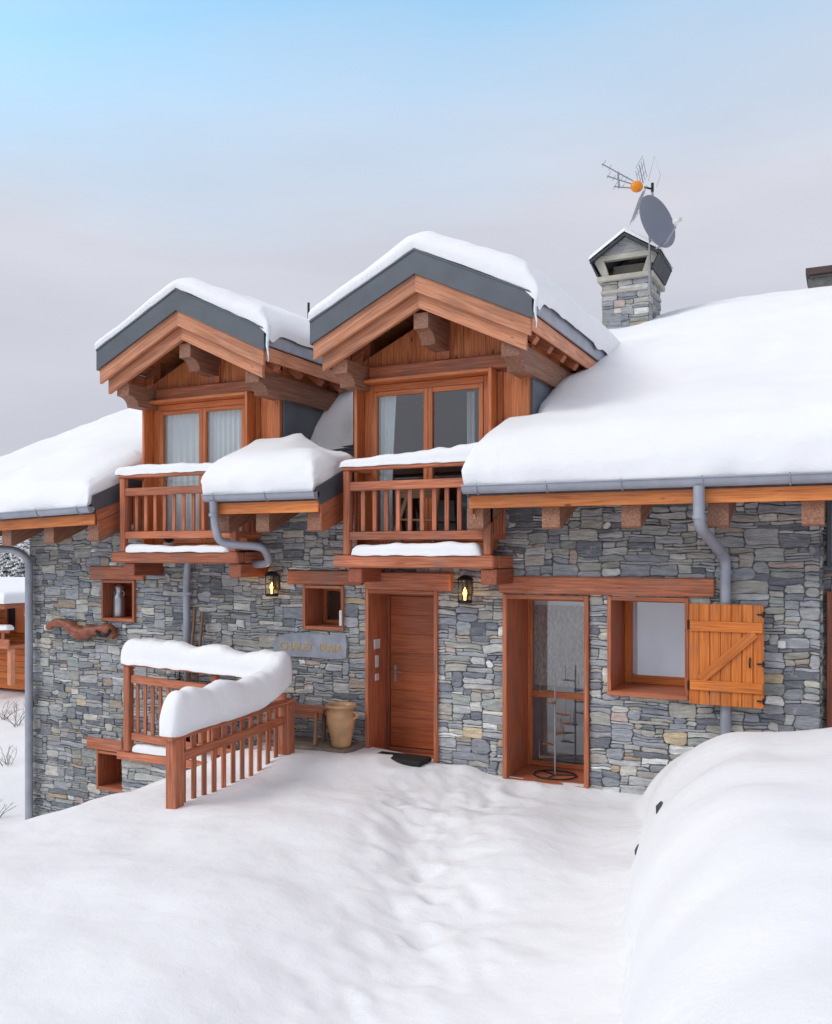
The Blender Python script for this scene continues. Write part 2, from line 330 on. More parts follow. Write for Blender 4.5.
# ------------------------------------------------------------------ masonry
PAL = [((146, 147, 150), 8), ((128, 130, 136), 6), ((154, 154, 155), 6), ((164, 163, 159), 4), ((146, 143, 136), 4.5), ((108, 110, 117), 5), ((156, 151, 144), 2.2), ((180, 175, 166), 2), ((172, 154, 128), .35), ((146, 132, 120), 1.2), ((192, 192, 190), 1.0), ((134, 137, 134), 3), ((168, 150, 144), .5), ((98, 101, 107), 2)]
PW = [p for _, p in PAL]; PC = [sl(*c)[:3] for c, _ in PAL]
def masonry(mb, org, ud, vd, W, H, holes, seed, cu=.05, cv=.034, light=None, gap=.0038, big=1.0):
    """coursed rubble: irregular stones of their own size, face tilt, relief and colour"""
    rg = random.Random(seed); org = V(org); ud = V(ud); vd = V(vd); nd = ud.cross(vd).normalized()
    nu = int(round(W/cu)); nv = int(round(H/cv)); cu = W/nu; cv = H/nv
    occ = [[False]*nu for _ in range(nv)]
    for (a, b, c, d) in holes:
        for j in range(nv):
            for i in range(nu):
                u, v = (i+.5)*cu, (j+.5)*cv
                if a < u < b and c < v < d: occ[j][i] = True
    hole = [r[:] for r in occ]
    def inhole(u, v, e=.03):
        for (a, b, c, d) in holes:
            if a-e < u < b+e and c-e < v < d+e: return True
        return False
    # backing sheet (mortar) minus openings
    bk = []
    for j in range(nv):
        i = 0
        while i < nu:
            if hole[j][i]: i += 1; continue
            k = i
            while k < nu and not hole[j][k]: k += 1
            b = len(mb.v); q = [org+ud*(i*cu)+vd*(j*cv), org+ud*(k*cu)+vd*(j*cv), org+ud*(k*cu)+vd*((j+1)*cv), org+ud*(i*cu)+vd*((j+1)*cv)]
            mb.add(q, [(0, 1, 2, 3)], None, 1)
            i = k
    def warp(u, v):
        p = V((u*2.1+seed*3.7, v*3.3, seed)); w = noise.noise(p)*.030; w2 = noise.noise(V((u*5.5, v*9, seed+4)))*.020+noise.noise(V((u*13, v*17, seed+8)))*.008
        x = noise.noise(V((u*4+31, v*11, seed)))*.026+noise.noise(V((u*9+3, v*19, seed)))*.012
        k = 0 if inhole(u, v, .02) else 1
        e = min(u, W-u, v, H-v); k *= min(1, max(0, e/.08))
        return u+x*k, v+(w+w2)*k
    sizes = [(3, 1), (5, 1), (7, 1), (9, 1), (4, 2), (6, 2), (8, 2), (10, 2), (3, 2), (4, 3), (6, 3), (5, 4), (7, 4), (4, 5), (6, 5), (2, 1), (2, 2), (3, 3), (9, 3)]
    wts = [6, 8, 7, 4, 5.5, 6.5, 5, 2.5, 4, 3.2, 4, 2.2*big, 1.4*big, .9*big, 1.0*big, 4, 3, 2, 1.9*big]
    for j in range(nv):
        for i in range(nu):
            if occ[j][i]: continue
            w, h = rg.choices(sizes, wts)[0]
            mw = 1
            while mw < w and i+mw < nu and not occ[j][i+mw]: mw += 1
            # avoid leaving a one-cell sliver
            if i+mw < nu and not occ[j][i+mw] and (i+mw+1 >= nu or occ[j][i+mw+1]): mw += 1
            mh = 1
            while mh < h and j+mh < nv and all(not occ[j+mh][i+q] for q in range(mw)): mh += 1
            for y in range(mh):
                for x in range(mw): occ[j+y][i+x] = True
            u0, u1, v0, v1 = i*cu, (i+mw)*cu, j*cv, (j+mh)*cv
            c = rg.choices(PC, PW)[0]; k = rg.uniform(1.02, 1.32)
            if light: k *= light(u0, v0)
            col = (c[0]*k, c[1]*k, c[2]*k)
            g = gap*rg.uniform(.6, 1.5); jt = .007
            nn = max(1, min(4, mw//2)); mm = 2 if mh >= 3 else 1
            per = []
            cc = min(rg.choice((.008, .012, .02, .03)), (v1-v0)*.36, (u1-u0)*.3)*rg.uniform(.5, 1.2)
            per.append((u0+cc, v0)); per += [(u0+(u1-u0)*t/(nn+1), v0) for t in range(1, nn+1)]; per.append((u1-cc*rg.uniform(.3, 1.5), v0))
            per.append((u1, v0+cc)); per += [(u1, v0+(v1-v0)*t/(mm+1)) for t in range(1, mm+1)] if mh > 1 else []; per.append((u1, v1-cc))
            per.append((u1-cc*rg.uniform(.3, 1.5), v1)); per += [(u0+(u1-u0)*t/(nn+1), v1) for t in range(nn, 0, -1)]; per.append((u0+cc, v1))
            per.append((u0, v1-cc)); per += [(u0, v0+(v1-v0)*t/(mm+1)) for t in range(mm, 0, -1)] if mh > 1 else []; per.append((u0, v0+cc))
            cx, cy = (u0+u1)/2, (v0+v1)/2
            pr = rg.uniform(.004, .030); tu = rg.uniform(-.05, .05); tv = rg.uniform(-.07, .07)
            rings = [[], [], []]
            for (a, b) in per:
                dx, dy = (a-cx), (b-cy); l = math.hypot(dx, dy) or 1
                a += rg.uniform(-jt, jt)*.6; b += rg.uniform(-jt, jt)*.6
                a2 = cx+dx*(1-g/abs(u1-u0)*2)+(a-cx-dx); b2 = cy+dy*(1-g/abs(v1-v0)*2)+(b-cy-dy)
                a2 = min(max(a2, u0+g*.3), u1-g*.3); b2 = min(max(b2, v0+g*.3), v1-g*.3)
                wu, wv = warp(a2, b2)
                rings[0].append((wu, wv, 0))
                h1 = pr*.72+rg.uniform(-.002, .002)
                rings[1].append((wu, wv, h1))
                ins = .007
                sx = max(0, 1-ins/max(.5*(u1-u0), .01)); sy = max(0, 1-ins/max(.5*(v1-v0), .01))
                wu2, wv2 = warp(cx+(a2-cx)*sx, cy+(b2-cy)*sy)
                rings[2].append((wu2, wv2, pr+tu*(a2-cx)+tv*(b2-cy)+rg.uniform(-.0015, .0015)))
            n = len(per); vs = []
            for rr in rings:
                for (a, b, c_) in rr: vs.append(org+ud*a+vd*b+nd*max(c_, .0))
            fs = []
            for r_ in range(2):
                for q in range(n): fs.append((r_*n+q, r_*n+(q+1) % n, (r_+1)*n+(q+1) % n, (r_+1)*n+q))
            wu, wv = warp(cx+rg.uniform(-.2, .2)*(u1-u0), cy); vs.append(org+ud*wu+vd*wv+nd*(pr+rg.uniform(0, .006)))
            for q in range(n): fs.append((2*n+q, 2*n+(q+1) % n, 3*n))
            mb.add(vs, fs, [(0, 0, 0)]*len(vs), 0, False, col)

WY = 10.2
# ================================================================== CHALET
chalet = thing('stone_chalet', 'grey stone chalet with two timber dormers, balconies and snow covered roof', 'house', (-6, 10.2, -2.7))
XL, XR = -11.96, -.28
Z0, Z1 = -5.2, 1.25
OP = { # name: x0,x1,z0,z1 of outer wooden surround
 'french': (-3.79, -2.73, -2.80, -.51), 'door': (-5.70, -4.66, -2.72, -.49), 'window': (-2.51, -1.60, -1.64, -.51),
 'small': (-6.67, -6.03, -1.05, -.45), 'milk': (-10.35, -9.68, -1.06, -.43), 'low': (-10.45, -9.85, -3.66, -3.06)}
holes = [(a-XL+.02, b-XL-.02, c-Z0+.02, d-Z0-.02) for a, b, c, d in OP.values()]
DOFF = 3.60
for o_ in (0, DOFF): holes.append((-5.77-o_-XL+.02, -3.87-o_-XL-.02, .02-Z0+.01, 9))
lint = [(-3.84, -1.33, -.497, -.29), (-6.92, -5.75, -.44, -.25), (-10.60, -9.50, -.42, -.22), (-10.66, -9.92, -3.05, -2.87)]
for a, b, c, d in lint: holes.append((a-XL+.02, b-XL-.02, c-Z0+.01, d-Z0-.01))
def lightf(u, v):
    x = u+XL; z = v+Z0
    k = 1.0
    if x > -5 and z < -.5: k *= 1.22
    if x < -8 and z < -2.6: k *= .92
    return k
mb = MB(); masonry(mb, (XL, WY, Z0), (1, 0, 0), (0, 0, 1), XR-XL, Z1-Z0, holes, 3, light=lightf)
# right end return and left gable, then the recessed wing on the right
masonry(mb, (XR, WY, Z0), (0, 1, 0), (0, 0, 1), .36, Z1-Z0, [], 5)
masonry(mb, (XR, WY+.36, Z0), (1, 0, 0), (0, 0, 1), 3.4, Z1-Z0, [(.1, 1.2, 0, 4.75), (.1, .9, 5.05, 5.75)], 8)
masonry(mb, (XL, WY+7.1, Z0), (0, -1, 0), (0, 0, 1), 7.1, Z1-Z0+.02, [], 6, cu=.08, cv=.06)
# plain core behind (back wall, gables) so the house is closed
mb.box(XL+.01, 3.2, 24.0, 24.2, Z0, 1.2, mi=1)
mb.box(3.0, 3.2, WY+.9, 24.0, Z0, 1.2, mi=1)
mb.box(XL+.01, XL+.2, WY+7.1, 24.0, Z0, 1.2, mi=1)
for xx in (XL+.05, 3.0):
    mb.prism([(xx, WY+.1, 1.15), (xx, 17.3, 4.0), (xx, 24.1, 1.15)], (.15, 0, 0), mi=1)
wall = mb.build('wall', ['stone', 'mortar'], chalet)

# lintels
def lintel(x0, x1, z0, z1, mat='beam', y0=10.14):
    m = MB(); m.box(x0, x1, y0, 10.42, z0, z1, bev=.012); return m.build('lintel', mat, chalet)
for a, b, c, d in lint: lintel(a, b, c, d)
lintel(-5.68, -4.46, -.487, -.26, y0=10.08)

# ---- openings
def curtain_mb(x0, x1, z0, z1, y, amp=.02, waves=9, taper=None):
    m = MB(); n = 60; rows = 8; vs = []; fs = []
    for r in range(rows+1):
        t = r/rows; z = z1+(z0-z1)*t
        for i in range(n+1):
            u = i/n; xx = x0+(x1-x0)*u
            if taper: xx = x0+(xx-x0)*(1-taper*math.sin(t*math.pi*.6))
            vs.append((xx, y+amp*math.sin(u*waves*6.28+.6*math.sin(t*2+u*5)), z))
    for r in range(rows):
        for i in range(n): fs.append((r*(n+1)+i, r*(n+1)+i+1, (r+1)*(n+1)+i+1, (r+1)*(n+1)+i))
    m.add(vs, fs, None, 0, True); return m
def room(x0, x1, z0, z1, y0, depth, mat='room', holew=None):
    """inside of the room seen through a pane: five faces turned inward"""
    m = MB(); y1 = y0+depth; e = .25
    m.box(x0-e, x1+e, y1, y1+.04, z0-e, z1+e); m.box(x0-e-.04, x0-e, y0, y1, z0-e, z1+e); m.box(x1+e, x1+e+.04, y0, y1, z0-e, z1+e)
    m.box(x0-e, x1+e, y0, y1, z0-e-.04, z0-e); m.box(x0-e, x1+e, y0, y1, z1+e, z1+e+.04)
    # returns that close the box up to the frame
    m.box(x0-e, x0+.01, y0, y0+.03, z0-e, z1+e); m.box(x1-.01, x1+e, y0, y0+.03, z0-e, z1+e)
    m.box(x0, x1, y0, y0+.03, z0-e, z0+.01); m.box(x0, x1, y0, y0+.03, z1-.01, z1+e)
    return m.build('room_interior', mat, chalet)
def opening(name, key, depth, tf, mat='frame', sill=.05, bmat=None):
    x0, x1, z0, z1 = OP[key]; m = MB()
    m.frame(x0, x1, z0, z1, WY-.06, WY+depth+.12, tf, tb=sill)
    return m.build(name, bmat or 'beam', chalet), (x0+tf, x1-tf, z0+sill, z1-tf)

# French window
fw, (a, b, c, d) = opening('french_window', 'french', .72, .055, sill=.06)
y = WY+.72
m = MB(); m.frame(a, b, c, d, y, y+.06, .06); m.box(a+.062, b-.062, y+.004, y+.056, -1.86, -1.78); m.build('window_frame', 'frame', fw)
m = MB(); m.box(a+.05, b-.05, y+.03, y+.036, c+.05, d-.05, bev=.001); m.build('pane', 'glass', fw)
m = MB(); m.box(a+.05, b-.05, y+.12, y+.13, d-.16, d-.02); m.build('rolled_blind', 'blind', fw)
curtain_mb(a+.05, b-.05, -1.72, d-.12, y+.10, .006, 8).build('net_curtain', 'sheer', fw)
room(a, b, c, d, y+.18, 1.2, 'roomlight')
# front door
fd, (a, b, c, d) = opening('front_door', 'door', .45, .05, 'door', sill=.04)
y = WY+.45
m = MB(); m.frame(a, b, c, d, y-.01, y+.08, .05); m.build('door_frame', 'jamb', fd)
leaf = MB(); zz = c+.06; hs = (d-.055-zz)/8
for i in range(8): leaf.box(a+.055, b-.055, y+.015, y+.065, zz+i*hs, zz+(i+1)*hs-.0015, bev=.003)
leafo = leaf.build('door_leaf', 'door', fd)
m = MB(); m.box(a+.11, a+.145, y+.003, y+.016, -1.75, -1.52, bev=.003); m.tube(fillet([(a+.127, y+.01, -1.61), (a+.127, y-.045, -1.61), (a+.25, y-.045, -1.61)], .02), .009, 8); m.build('handle', 'steel', fd)
for (z, w, h) in ((-1.22, .16, .13), (-1.45, .08, .16), (-1.66, .09, .09)):
    m = MB(); m.box(-5.655, -5.638, WY+.17-w/2, WY+.17+w/2, z-h/2, z+h/2, bev=.004); m.build('intercom_plate', 'white', fd)
# right window with blind
sw, (a, b, c, d) = opening('small_window', 'window', .62, .045, sill=.05)
y = WY+.62
m = MB(); m.frame(a, b, c, d, y, y+.06, .09, tb=.1, tt=.05); m.build('window_frame', 'shutter', sw)
m = MB(); m.box(a+.085, b-.085, y+.03, y+.036, c+.08, d-.045, bev=.001); m.build('pane', 'glass', sw)
curtain_mb(a+.05, b-.05, c+.04, d-.01, y+.052, .003, 3).build('blind', 'blind', sw)
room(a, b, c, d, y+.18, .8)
m = MB(); m.box(a-.03, b+.04, WY-.09, WY-.005, c-.05, c-.004); m.build('sill', 'beam', sw)
# small window beside the door
nw, (a, b, c, d) = opening('small_window', 'small', .42, .04)
y = WY+.40
m = MB(); m.frame(a, b, c, d, y, y+.05, .055); m.build('window_frame', 'frame', nw)
m = MB(); m.box(a+.05, b-.05, y+.02, y+.026, c+.05, d-.05, bev=.001); m.build('pane', 'glass', nw)
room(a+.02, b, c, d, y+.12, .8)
# niche with the milk can, low niche
for key in ('milk', 'low'):
    o, (a, b, c, d) = opening('wall_niche', key, .32, .04)
    m = MB(); m.box(a, b, WY+.40, WY+.43, c, d); m.build('niche_back', 'jamb', o)

# shutter
SX0, SX1, SZ0, SZ1 = -1.575, -.81, -1.65, -.56
sy = WY-.215
m = MB(); nb = 7; w = (SX1-SX0)/nb
for i in range(nb): m.box(SX0+i*w+.001, SX0+(i+1)*w-.003, sy, sy+.028, SZ0+rnd.uniform(-.002, .002), SZ1, bev=.005)
sh = m.build('shutter', 'shutter', chalet); tag(sh, 'bright orange open plank shutter with diagonal brace')
for z in (SZ0+.21, SZ1-.24):
    m = MB(); m.box(SX0+.012, SX1-.012, sy-.026, sy-.001, z-.055, z+.055, bev=.006); m.build('ledge', 'shutter', sh)
m = MB(); m.beam((SX0+.12, sy-.0135, SZ0+.265), (SX1-.09, sy-.0135, SZ1-.295), .1, .022, up=(0, -1, 0), bev=.004)
m.build('brace', 'shutter', sh)
for z in (SZ0+.08, SZ1-.1, SZ0+.47):
    m = MB(); m.tube([(SX1-.07, sy-.012, z), (SX1+.01, sy-.012, z)], .008, 8); m.tube([(SX1-.005, sy-.012, z-.03), (SX1-.005, sy-.012, z+.03)], .012, 8); m.build('hinge', 'iron', sh)
for z in (SZ0+.2, SZ1-.23):
    m = MB(); m.tube([(SX0-.005, sy-.005, z-.05), (SX0-.005, sy-.005, z+.05)], .012, 8); m.build('hinge', 'iron', sh)
m = MB(); m.tube([(SX1-.14, sy-.012, SZ0+.43), (SX1-.14, sy-.03, SZ0+.45), (SX1-.14, sy-.03, SZ0+.51), (SX1-.14, sy-.012, SZ0+.53)], .009, 8); m.build('handle', 'iron', sh)

# ------------------------------------------------------------------ main roof
T = .41; YE = 9.25; YR = 17.3
def zr(Y): return .76+T*(Y-9.2) if Y <= YR else .76+T*(YR-9.2)-T*(Y-YR)
DX = DOFF; DC = -4.61   # dormer spacing, right dormer centre
ZN = []   # notches
roof = MB()
def ldrop(x, y): return (-.10-.035*min(3.5, -9.57-x))*(1-min(1, max(0, (y-9.2)/1.1))) if x <= -9.5 else 0
def slab(x0, x1, y0, y1, th=.14, mi=0):
    if x1 < -9.5 and y0 < 10:
        q = [(x0, y0), (x0, y1), (x1, y1), (x1, y0)]
        vs = [(x, y, zr(y)+ldrop(x, y)) for x, y in q]+[(x, y, zr(y)+ldrop(x, y)-th) for x, y in q]
        roof.add(vs, [(0, 1, 2, 3)[::-1], (4, 5, 6, 7), (0, 1, 5, 4), (1, 2, 6, 5), (2, 3, 7, 6), (3, 0, 4, 7)], None, mi); return
    roof.prism([(x0, y0, zr(y0)), (x0, y1, zr(y1)), (x0, y1, zr(y1)-th), (x0, y0, zr(y0)-th)], (x1-x0, 0, 0), mi=mi)
for x0, x1 in ((-13.1, -9.57), (-7.50, -5.86), (-3.84, 3.6)): slab(x0, x1, 9.22, 10.3)
for x0, x1 in ((-13.1, -9.40), (-7.02, -5.79), (-3.42, 3.6)): slab(x0, x1, 10.3, 15.6)
slab(-13.1, 3.6, 15.6, YR)
roof.prism([(-13.1, YR, zr(YR)), (-13.1, 25.3, zr(25.3)), (-13.1, 25.3, zr(25.3)-.14), (-13.1, YR, zr(YR)-.14)], (16.7, 0, 0))
roofo = roof.build('roof', 'slate', chalet)
# loose slate battens showing beside the left cheek of the right dormer
m = MB()
for k in range(9):
    yy = 10.3+k*.16
    for j in range(5):
        xa = -6.85+j*.21+(.1 if k % 2 else 0); xb = min(xa+.2, -5.80)
        m.prism([(xa, yy, zr(yy)+.035), (xa, yy+.2, zr(yy+.2)+.012), (xa, yy+.2, zr(yy+.2)+.002), (xa, yy, zr(yy)+.02)], (xb-xa, 0, 0))
m.build('slate_course', 'slate', roofo)

SEG = [(-13.1, -9.57, -.10, 0.035), (-7.50, -5.86, 0, 0), (-3.86, 3.6, 0, 0)]
for si, (x0, x1, dz, tl) in enumerate(SEG):
    dzl = dz-tl*(x1-x0) if tl else dz
    m = MB(); m.beam((x0, 9.265, .565+dzl), (x1, 9.265, .565+dz), .03, .15); m.build('fascia_board', 'fascia', roofo)
    # gutter: half round trough
    prof = [(math.cos(a), math.sin(a)) for a in [math.pi+math.pi*i/10 for i in range(11)]]
    m = MB(); r0 = .07; vs = []; n = 11
    xs0, xs1 = x0-.03, x1+.03
    for xx, dd in ((xs0, dzl), (xs1, dz)):
        for rr in (r0, r0-.006):
            for (p, q) in prof: vs.append((xx, 9.17+p*rr, .735+dd+q*rr*1.25))
    fs = []
    for i in range(n-1):
        fs += [(i, i+1, 2*n+i+1, 2*n+i), (n+i+1, n+i, 3*n+i, 3*n+i+1)]
    fs += [(0, 2*n, 3*n, n), (n-1, 2*n-1, 4*n-1, 3*n-1), tuple(range(0, n)), tuple(range(3*n-1, 2*n-1, -1))]
    m.add(vs, fs, None, 0, False); m.tube([(xs0, 9.10, .737+dzl), (xs1, 9.10, .737+dz)], .011, 8)
    g = m.build('gutter', 'zinc', roofo)
    step = .8; k = x0+.15
    while k < x1:
        t = (k-x0)/(x1-x0); dd = dzl+(dz-dzl)*t
        b = MB(); b.tube([(k, 9.17+math.cos(a)*(r0+.006), .735+dd+math.sin(a)*(r0+.006)*1.25) for a in [math.pi*.93+math.pi*1.05*i/10 for i in range(11)]], .008, 6)
        b.build('gutter_bracket', 'zinc', roofo); k += step
# rafters with plumb cut ends
def rafter(xc, dz=0, w=.2):
    m = MB(); y0, y1 = 9.34, 10.26; h = .25
    m.prism([(xc-w/2, y0, .49+dz), (xc-w/2, y1, .49+dz+T*(y1-y0)), (xc-w/2, y1, .49+dz+T*(y1-y0)-h), (xc-w/2, y0+.05, .49+dz-h+.01), (xc-w/2, y0, .49+dz-h+.03)], (w, 0, 0), grain=(0, 1, T))
    m.build('rafter', 'tail', roofo)
for k in range(9): rafter(-3.80+k*.87 if k else -3.82)
for x in (-5.97, -6.75, -7.38): rafter(x)
for x, d in ((-9.68, -.1), (-10.56, -.13), (-11.45, -.16), (-12.3, -.19), (-13.0, -.22)): rafter(x, d)
# soffit boards over the rafters
m = MB()
for x0, x1 in ((-13.1, -9.6), (-7.6, -5.9), (-3.9, 3.6)):
    m.prism([(x0+.02, 9.3, zr(9.3)-.15), (x0+.02, 10.3, zr(10.3)-.15), (x0+.02, 10.3, zr(10.3)-.17), (x0+.02, 9.3, zr(9.3)-.17)], (x1-x0-.04, 0, 0), grain=(1, 0, 0))
m.build('soffit', 'gable', roofo)
# rake edges at the balcony gaps: grey flashing over two boards, both ends of each section
def rake(x, side, dz=0, y1=10.2):
    y0 = 9.20
    m = MB(); m.prism([(x, y0, zr(y0)+.03), (x, y1, zr(y1)+.03), (x, y1, zr(y1)-.27), (x, y0+.09, zr(y0)-.17), (x, y0, zr(y0)-.12)], (.03*side, 0, 0)); m.build('rake_flashing', 'flash', roofo)
    y0 += .08
    m = MB(); m.prism([(x-.006*side, y0, zr(y0)-.19), (x-.006*side, y1, zr(y1)-.272), (x-.006*side, y1, zr(y1)-.44), (x-.006*side, y0+.03, zr(y0)-.36)], (.022*side, 0, 0), grain=(0, 1, T)); m.build('rake_board', 'beam', roofo)
    m = MB(); m.prism([(x-.03*side, y0+.04, zr(y0)-.36), (x-.03*side, y1, zr(y1)-.445), (x-.03*side, y1, zr(y1)-.64), (x-.03*side, y0+.1, zr(y0)-.54)], (.03*side, 0, 0), grain=(0, 1, T)); m.build('rake_board', 'beam', roofo)
rake(-5.86, 1); rake(-9.57, 1, -.1); rake(-3.84, -1); rake(-7.50, -1)

# ------------------------------------------------------------------ dormer (built for the right one, copied for the left)
TP = .475
YG = 9.4; ZA = 3.56; HW = 1.45; YB = 15.6
dm = MB()
cl, cr = -5.78, -3.46
wt = 2.36
# front gable wall: vertical boards above the window
nb = 8
xs = [cl+(cr-cl)*i/nb for i in range(nb+1)]
def zd(x, off=0): return ZA-TP*abs(x-DC)-off
for i in range(nb):
    a, b = xs[i]+.002, xs[i+1]-.003
    pts = [(a, WY+.02, 2.2), (b, WY+.02, 2.2), (b, WY+.02, zd(b, .5))]
    if a < DC < b: pts.append((DC, WY+.02, zd(DC, .5)))
    pts.append((a, WY+.02, zd(a, .5)))
    dm.prism(pts, (0, .03, 0), grain=(0, 0, 1))
dormer = dm.build('dormer', 'gable', chalet)
m = MB(); m.box(DC-.1, DC+.1, WY-.02, WY+.02, 2.42, 2.68); m.build('centre_post', 'beam', dormer)
m = MB(); m.box(cl+.16, cr-.16, WY-.1, WY+.02, 2.23, 2.40, bev=.01); m.build('tie_beam', 'beam', dormer)
# narrow wooden cheek strips beside the window
m = MB()
m.box(-3.865, -3.80, WY-.04, WY+.02, .9, 2.2); m.box(-3.80, -3.55, WY, WY+.03, .9, 2.2); m.box(-3.553, -3.46, WY-.03, WY+.032, .9, 2.12)
m.build('corner_board', 'frame', dormer)
m = MB(); m.box(-5.86, -5.775, WY-.03, WY+.03, .3, 2.12); m.build('corner_board', 'frame', dormer)
# metal cladding cheeks
for x0, s_ in ((cr, 1), (cl-.03, -1)):
    m = MB()
    yk = WY+.035
    while yk < YB-.3:
        y2 = min(yk+.62, YB-.3)
        m.prism([(x0, yk, max(.9, zr(yk)-.3)), (x0, y2-.006, zr(y2)-.3), (x0, y2-.006, max(2.12, zr(y2)-.25)), (x0, yk, max(2.12, zr(yk)-.25))], (.03, 0, 0))
        yk = y2
    m.build('metal_cheek', 'clad', dormer)
    m = MB(); m.box(x0+.002, x0+.022, WY+.03, 13.6, 2.121, 2.66); m.build('cheek_board', 'gable', dormer)
# roof slabs
def slope(mb, s_, x_in, x_out, y0, y1, top, th, grain=None, mi=0):
    za, zb = ZA-TP*x_in-top, ZA-TP*x_out-top
    mb.prism([(DC+s_*x_in, y0, za), (DC+s_*x_out, y0, zb), (DC+s_*x_out, y0, zb-th), (DC+s_*x_in, y0, za-th)], (0, y1-y0, 0), mi=mi, grain=grain)
m = MB()
for s_ in (-1, 1): slope(m, s_, 0, HW-.02, YG+.05, YB, .03, .14)
m.build('dormer_roof', 'slate', dormer)
m = MB()
for s_ in (-1, 1): slope(m, s_, .0, HW-.06, YG+.07, YB, .175, .025, (0, 1, 0))
m.build('dormer_soffit', 'gable', dormer)
# front flashing and barge boards
m = MB()
for s_ in (-1, 1): slope(m, s_, 0, HW, YG-.02, YG+.05, 0, .28, (s_, 0, -TP))
# top rib
for s_ in (-1, 1): slope(m, s_, 0, HW, YG-.03, YG+.08, -.012, .02, (s_, 0, -TP))
m.build('verge_flashing', 'flash', dormer)
for s_ in (-1, 1):
    m = MB(); slope(m, s_, 0, HW-.03, YG+.015, YG+.06, .282, .20, (s_, 0, -TP)); m.build('bargeboard', 'barge', dormer)
    m = MB(); slope(m, s_, 0, HW-.11, YG+.10, YG+.155, .44, .215, (s_, 0, -TP)); m.build('bargeboard', 'barge', dormer)
# eave side: flashing strip, fascia, rafter tails
for s_ in (-1, 1):
    xo = DC+s_*(HW-.02); ze = ZA-TP*HW
    m = MB(); m.box(min(xo, xo+.03*s_), max(xo, xo+.03*s_), YG+.052, 13.6, ze-.20, ze+.01); m.build('eave_flashing', 'zinc', dormer)
    xo -= .03*s_
    m = MB(); m.box(min(xo, xo+.028*s_), max(xo, xo+.028*s_), YG+.065, 13.6, ze-.39, ze-.21); m.build('eave_board', 'barge', dormer)
    for k in range(6):
        yy = YG+.35+k*.55; m = MB(); zi = ZA-TP*1.05-.21
        m.prism([(DC+s_*1.1, yy, ZA-TP*1.1-.205), (DC+s_*(HW-.07), yy, ze-.19), (DC+s_*(HW-.07), yy, ze-.40), (DC+s_*(HW-.12), yy, ze-.47), (DC+s_*1.1, yy, ZA-TP*1.1-.46)], (0, .12, 0), grain=(s_, 0, -TP)); m.build('rafter', 'beam', dormer)
# purlins with a curved nose
def purlin(xc, w, zt, h, y0=YG+.165, y1=WY+.9):
    m = MB(); x = xc-w/2
    pts = [(x, y0, zt), (x, y0, zt-h*.55)]
    for i in range(7):
        a = math.pi/2*i/6; pts.append((x, y0+.03+.17*math.sin(a), zt-h*.55-h*.45*(1-math.cos(a))))
    pts += [(x, y1, zt-h), (x, y1, zt)]
    m.prism(pts, (w, 0, 0), grain=(0, 1, 0)); return m.build('purlin', 'tail', dormer)
purlin(DC, .19, 2.86, .34, y1=WY+.02); purlin(DC+1.13, .22, 2.40, .30, y1=13.5); purlin(DC-1.13, .22, 2.40, .30, y1=13.5)
dormer2 = copy_tree(dormer, chalet, (-DX, 0, 0))
tag(dormer, 'right timber dormer gable above the front door'); tag(dormer2, 'left timber dormer gable above the left balcony')

# dormer windows
def dormer_window(off, style):
    x0, x1, z0, z1 = -5.77+off, -3.87+off, .02, 2.22
    m = MB(); m.frame(x0, x1, z0, z1, WY-.22, WY+.03, .045)
    w = m.build('balcony_window', 'frame', chalet)
    a, b, c, d = x0+.047, x1-.047, z0+.045, z1-.047; y = WY-.03; mid = (a+b)/2+.02
    m = MB(); m.frame(a, b, c, d, y, y+.07, .13, tt=.09, tb=.06); m.build('window_frame', 'frame', w)
    for (p, q) in ((a+.13, mid), (mid+.004, b-.13)):
        m = MB(); m.frame(p, q, c+.062, d-.092, y-.012, y+.05, .06); s = m.build('sash', 'frame', w)
        m = MB(); m.box(p+.052, q-.052, y+.02, y+.026, c+.11, d-.14, bev=.001); m.build('pane', 'glass', w)
    if style == 0:
        curtain_mb(a+.15, a+.42, c+.05, d-.08, y+.12, .02, 4, .25).build('curtain', 'curtain', w)
        curtain_mb(mid+.30, mid+.42, c+.05, d-.08, y+.55, .02, 2).build('curtain', 'curtain', w)
    else:
        curtain_mb(a+.12, mid-.03, c+.05, d-.08, y+.10, .012, 7).build('curtain', 'curtain', w)
        curtain_mb(mid+.0, b-.12, c+.05, d-.08, y+.10, .018, 9).build('curtain', 'curtain', w)
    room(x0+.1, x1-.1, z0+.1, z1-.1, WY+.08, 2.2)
    return w
dormer_window(0, 0); dormer_window(-DX, 1)

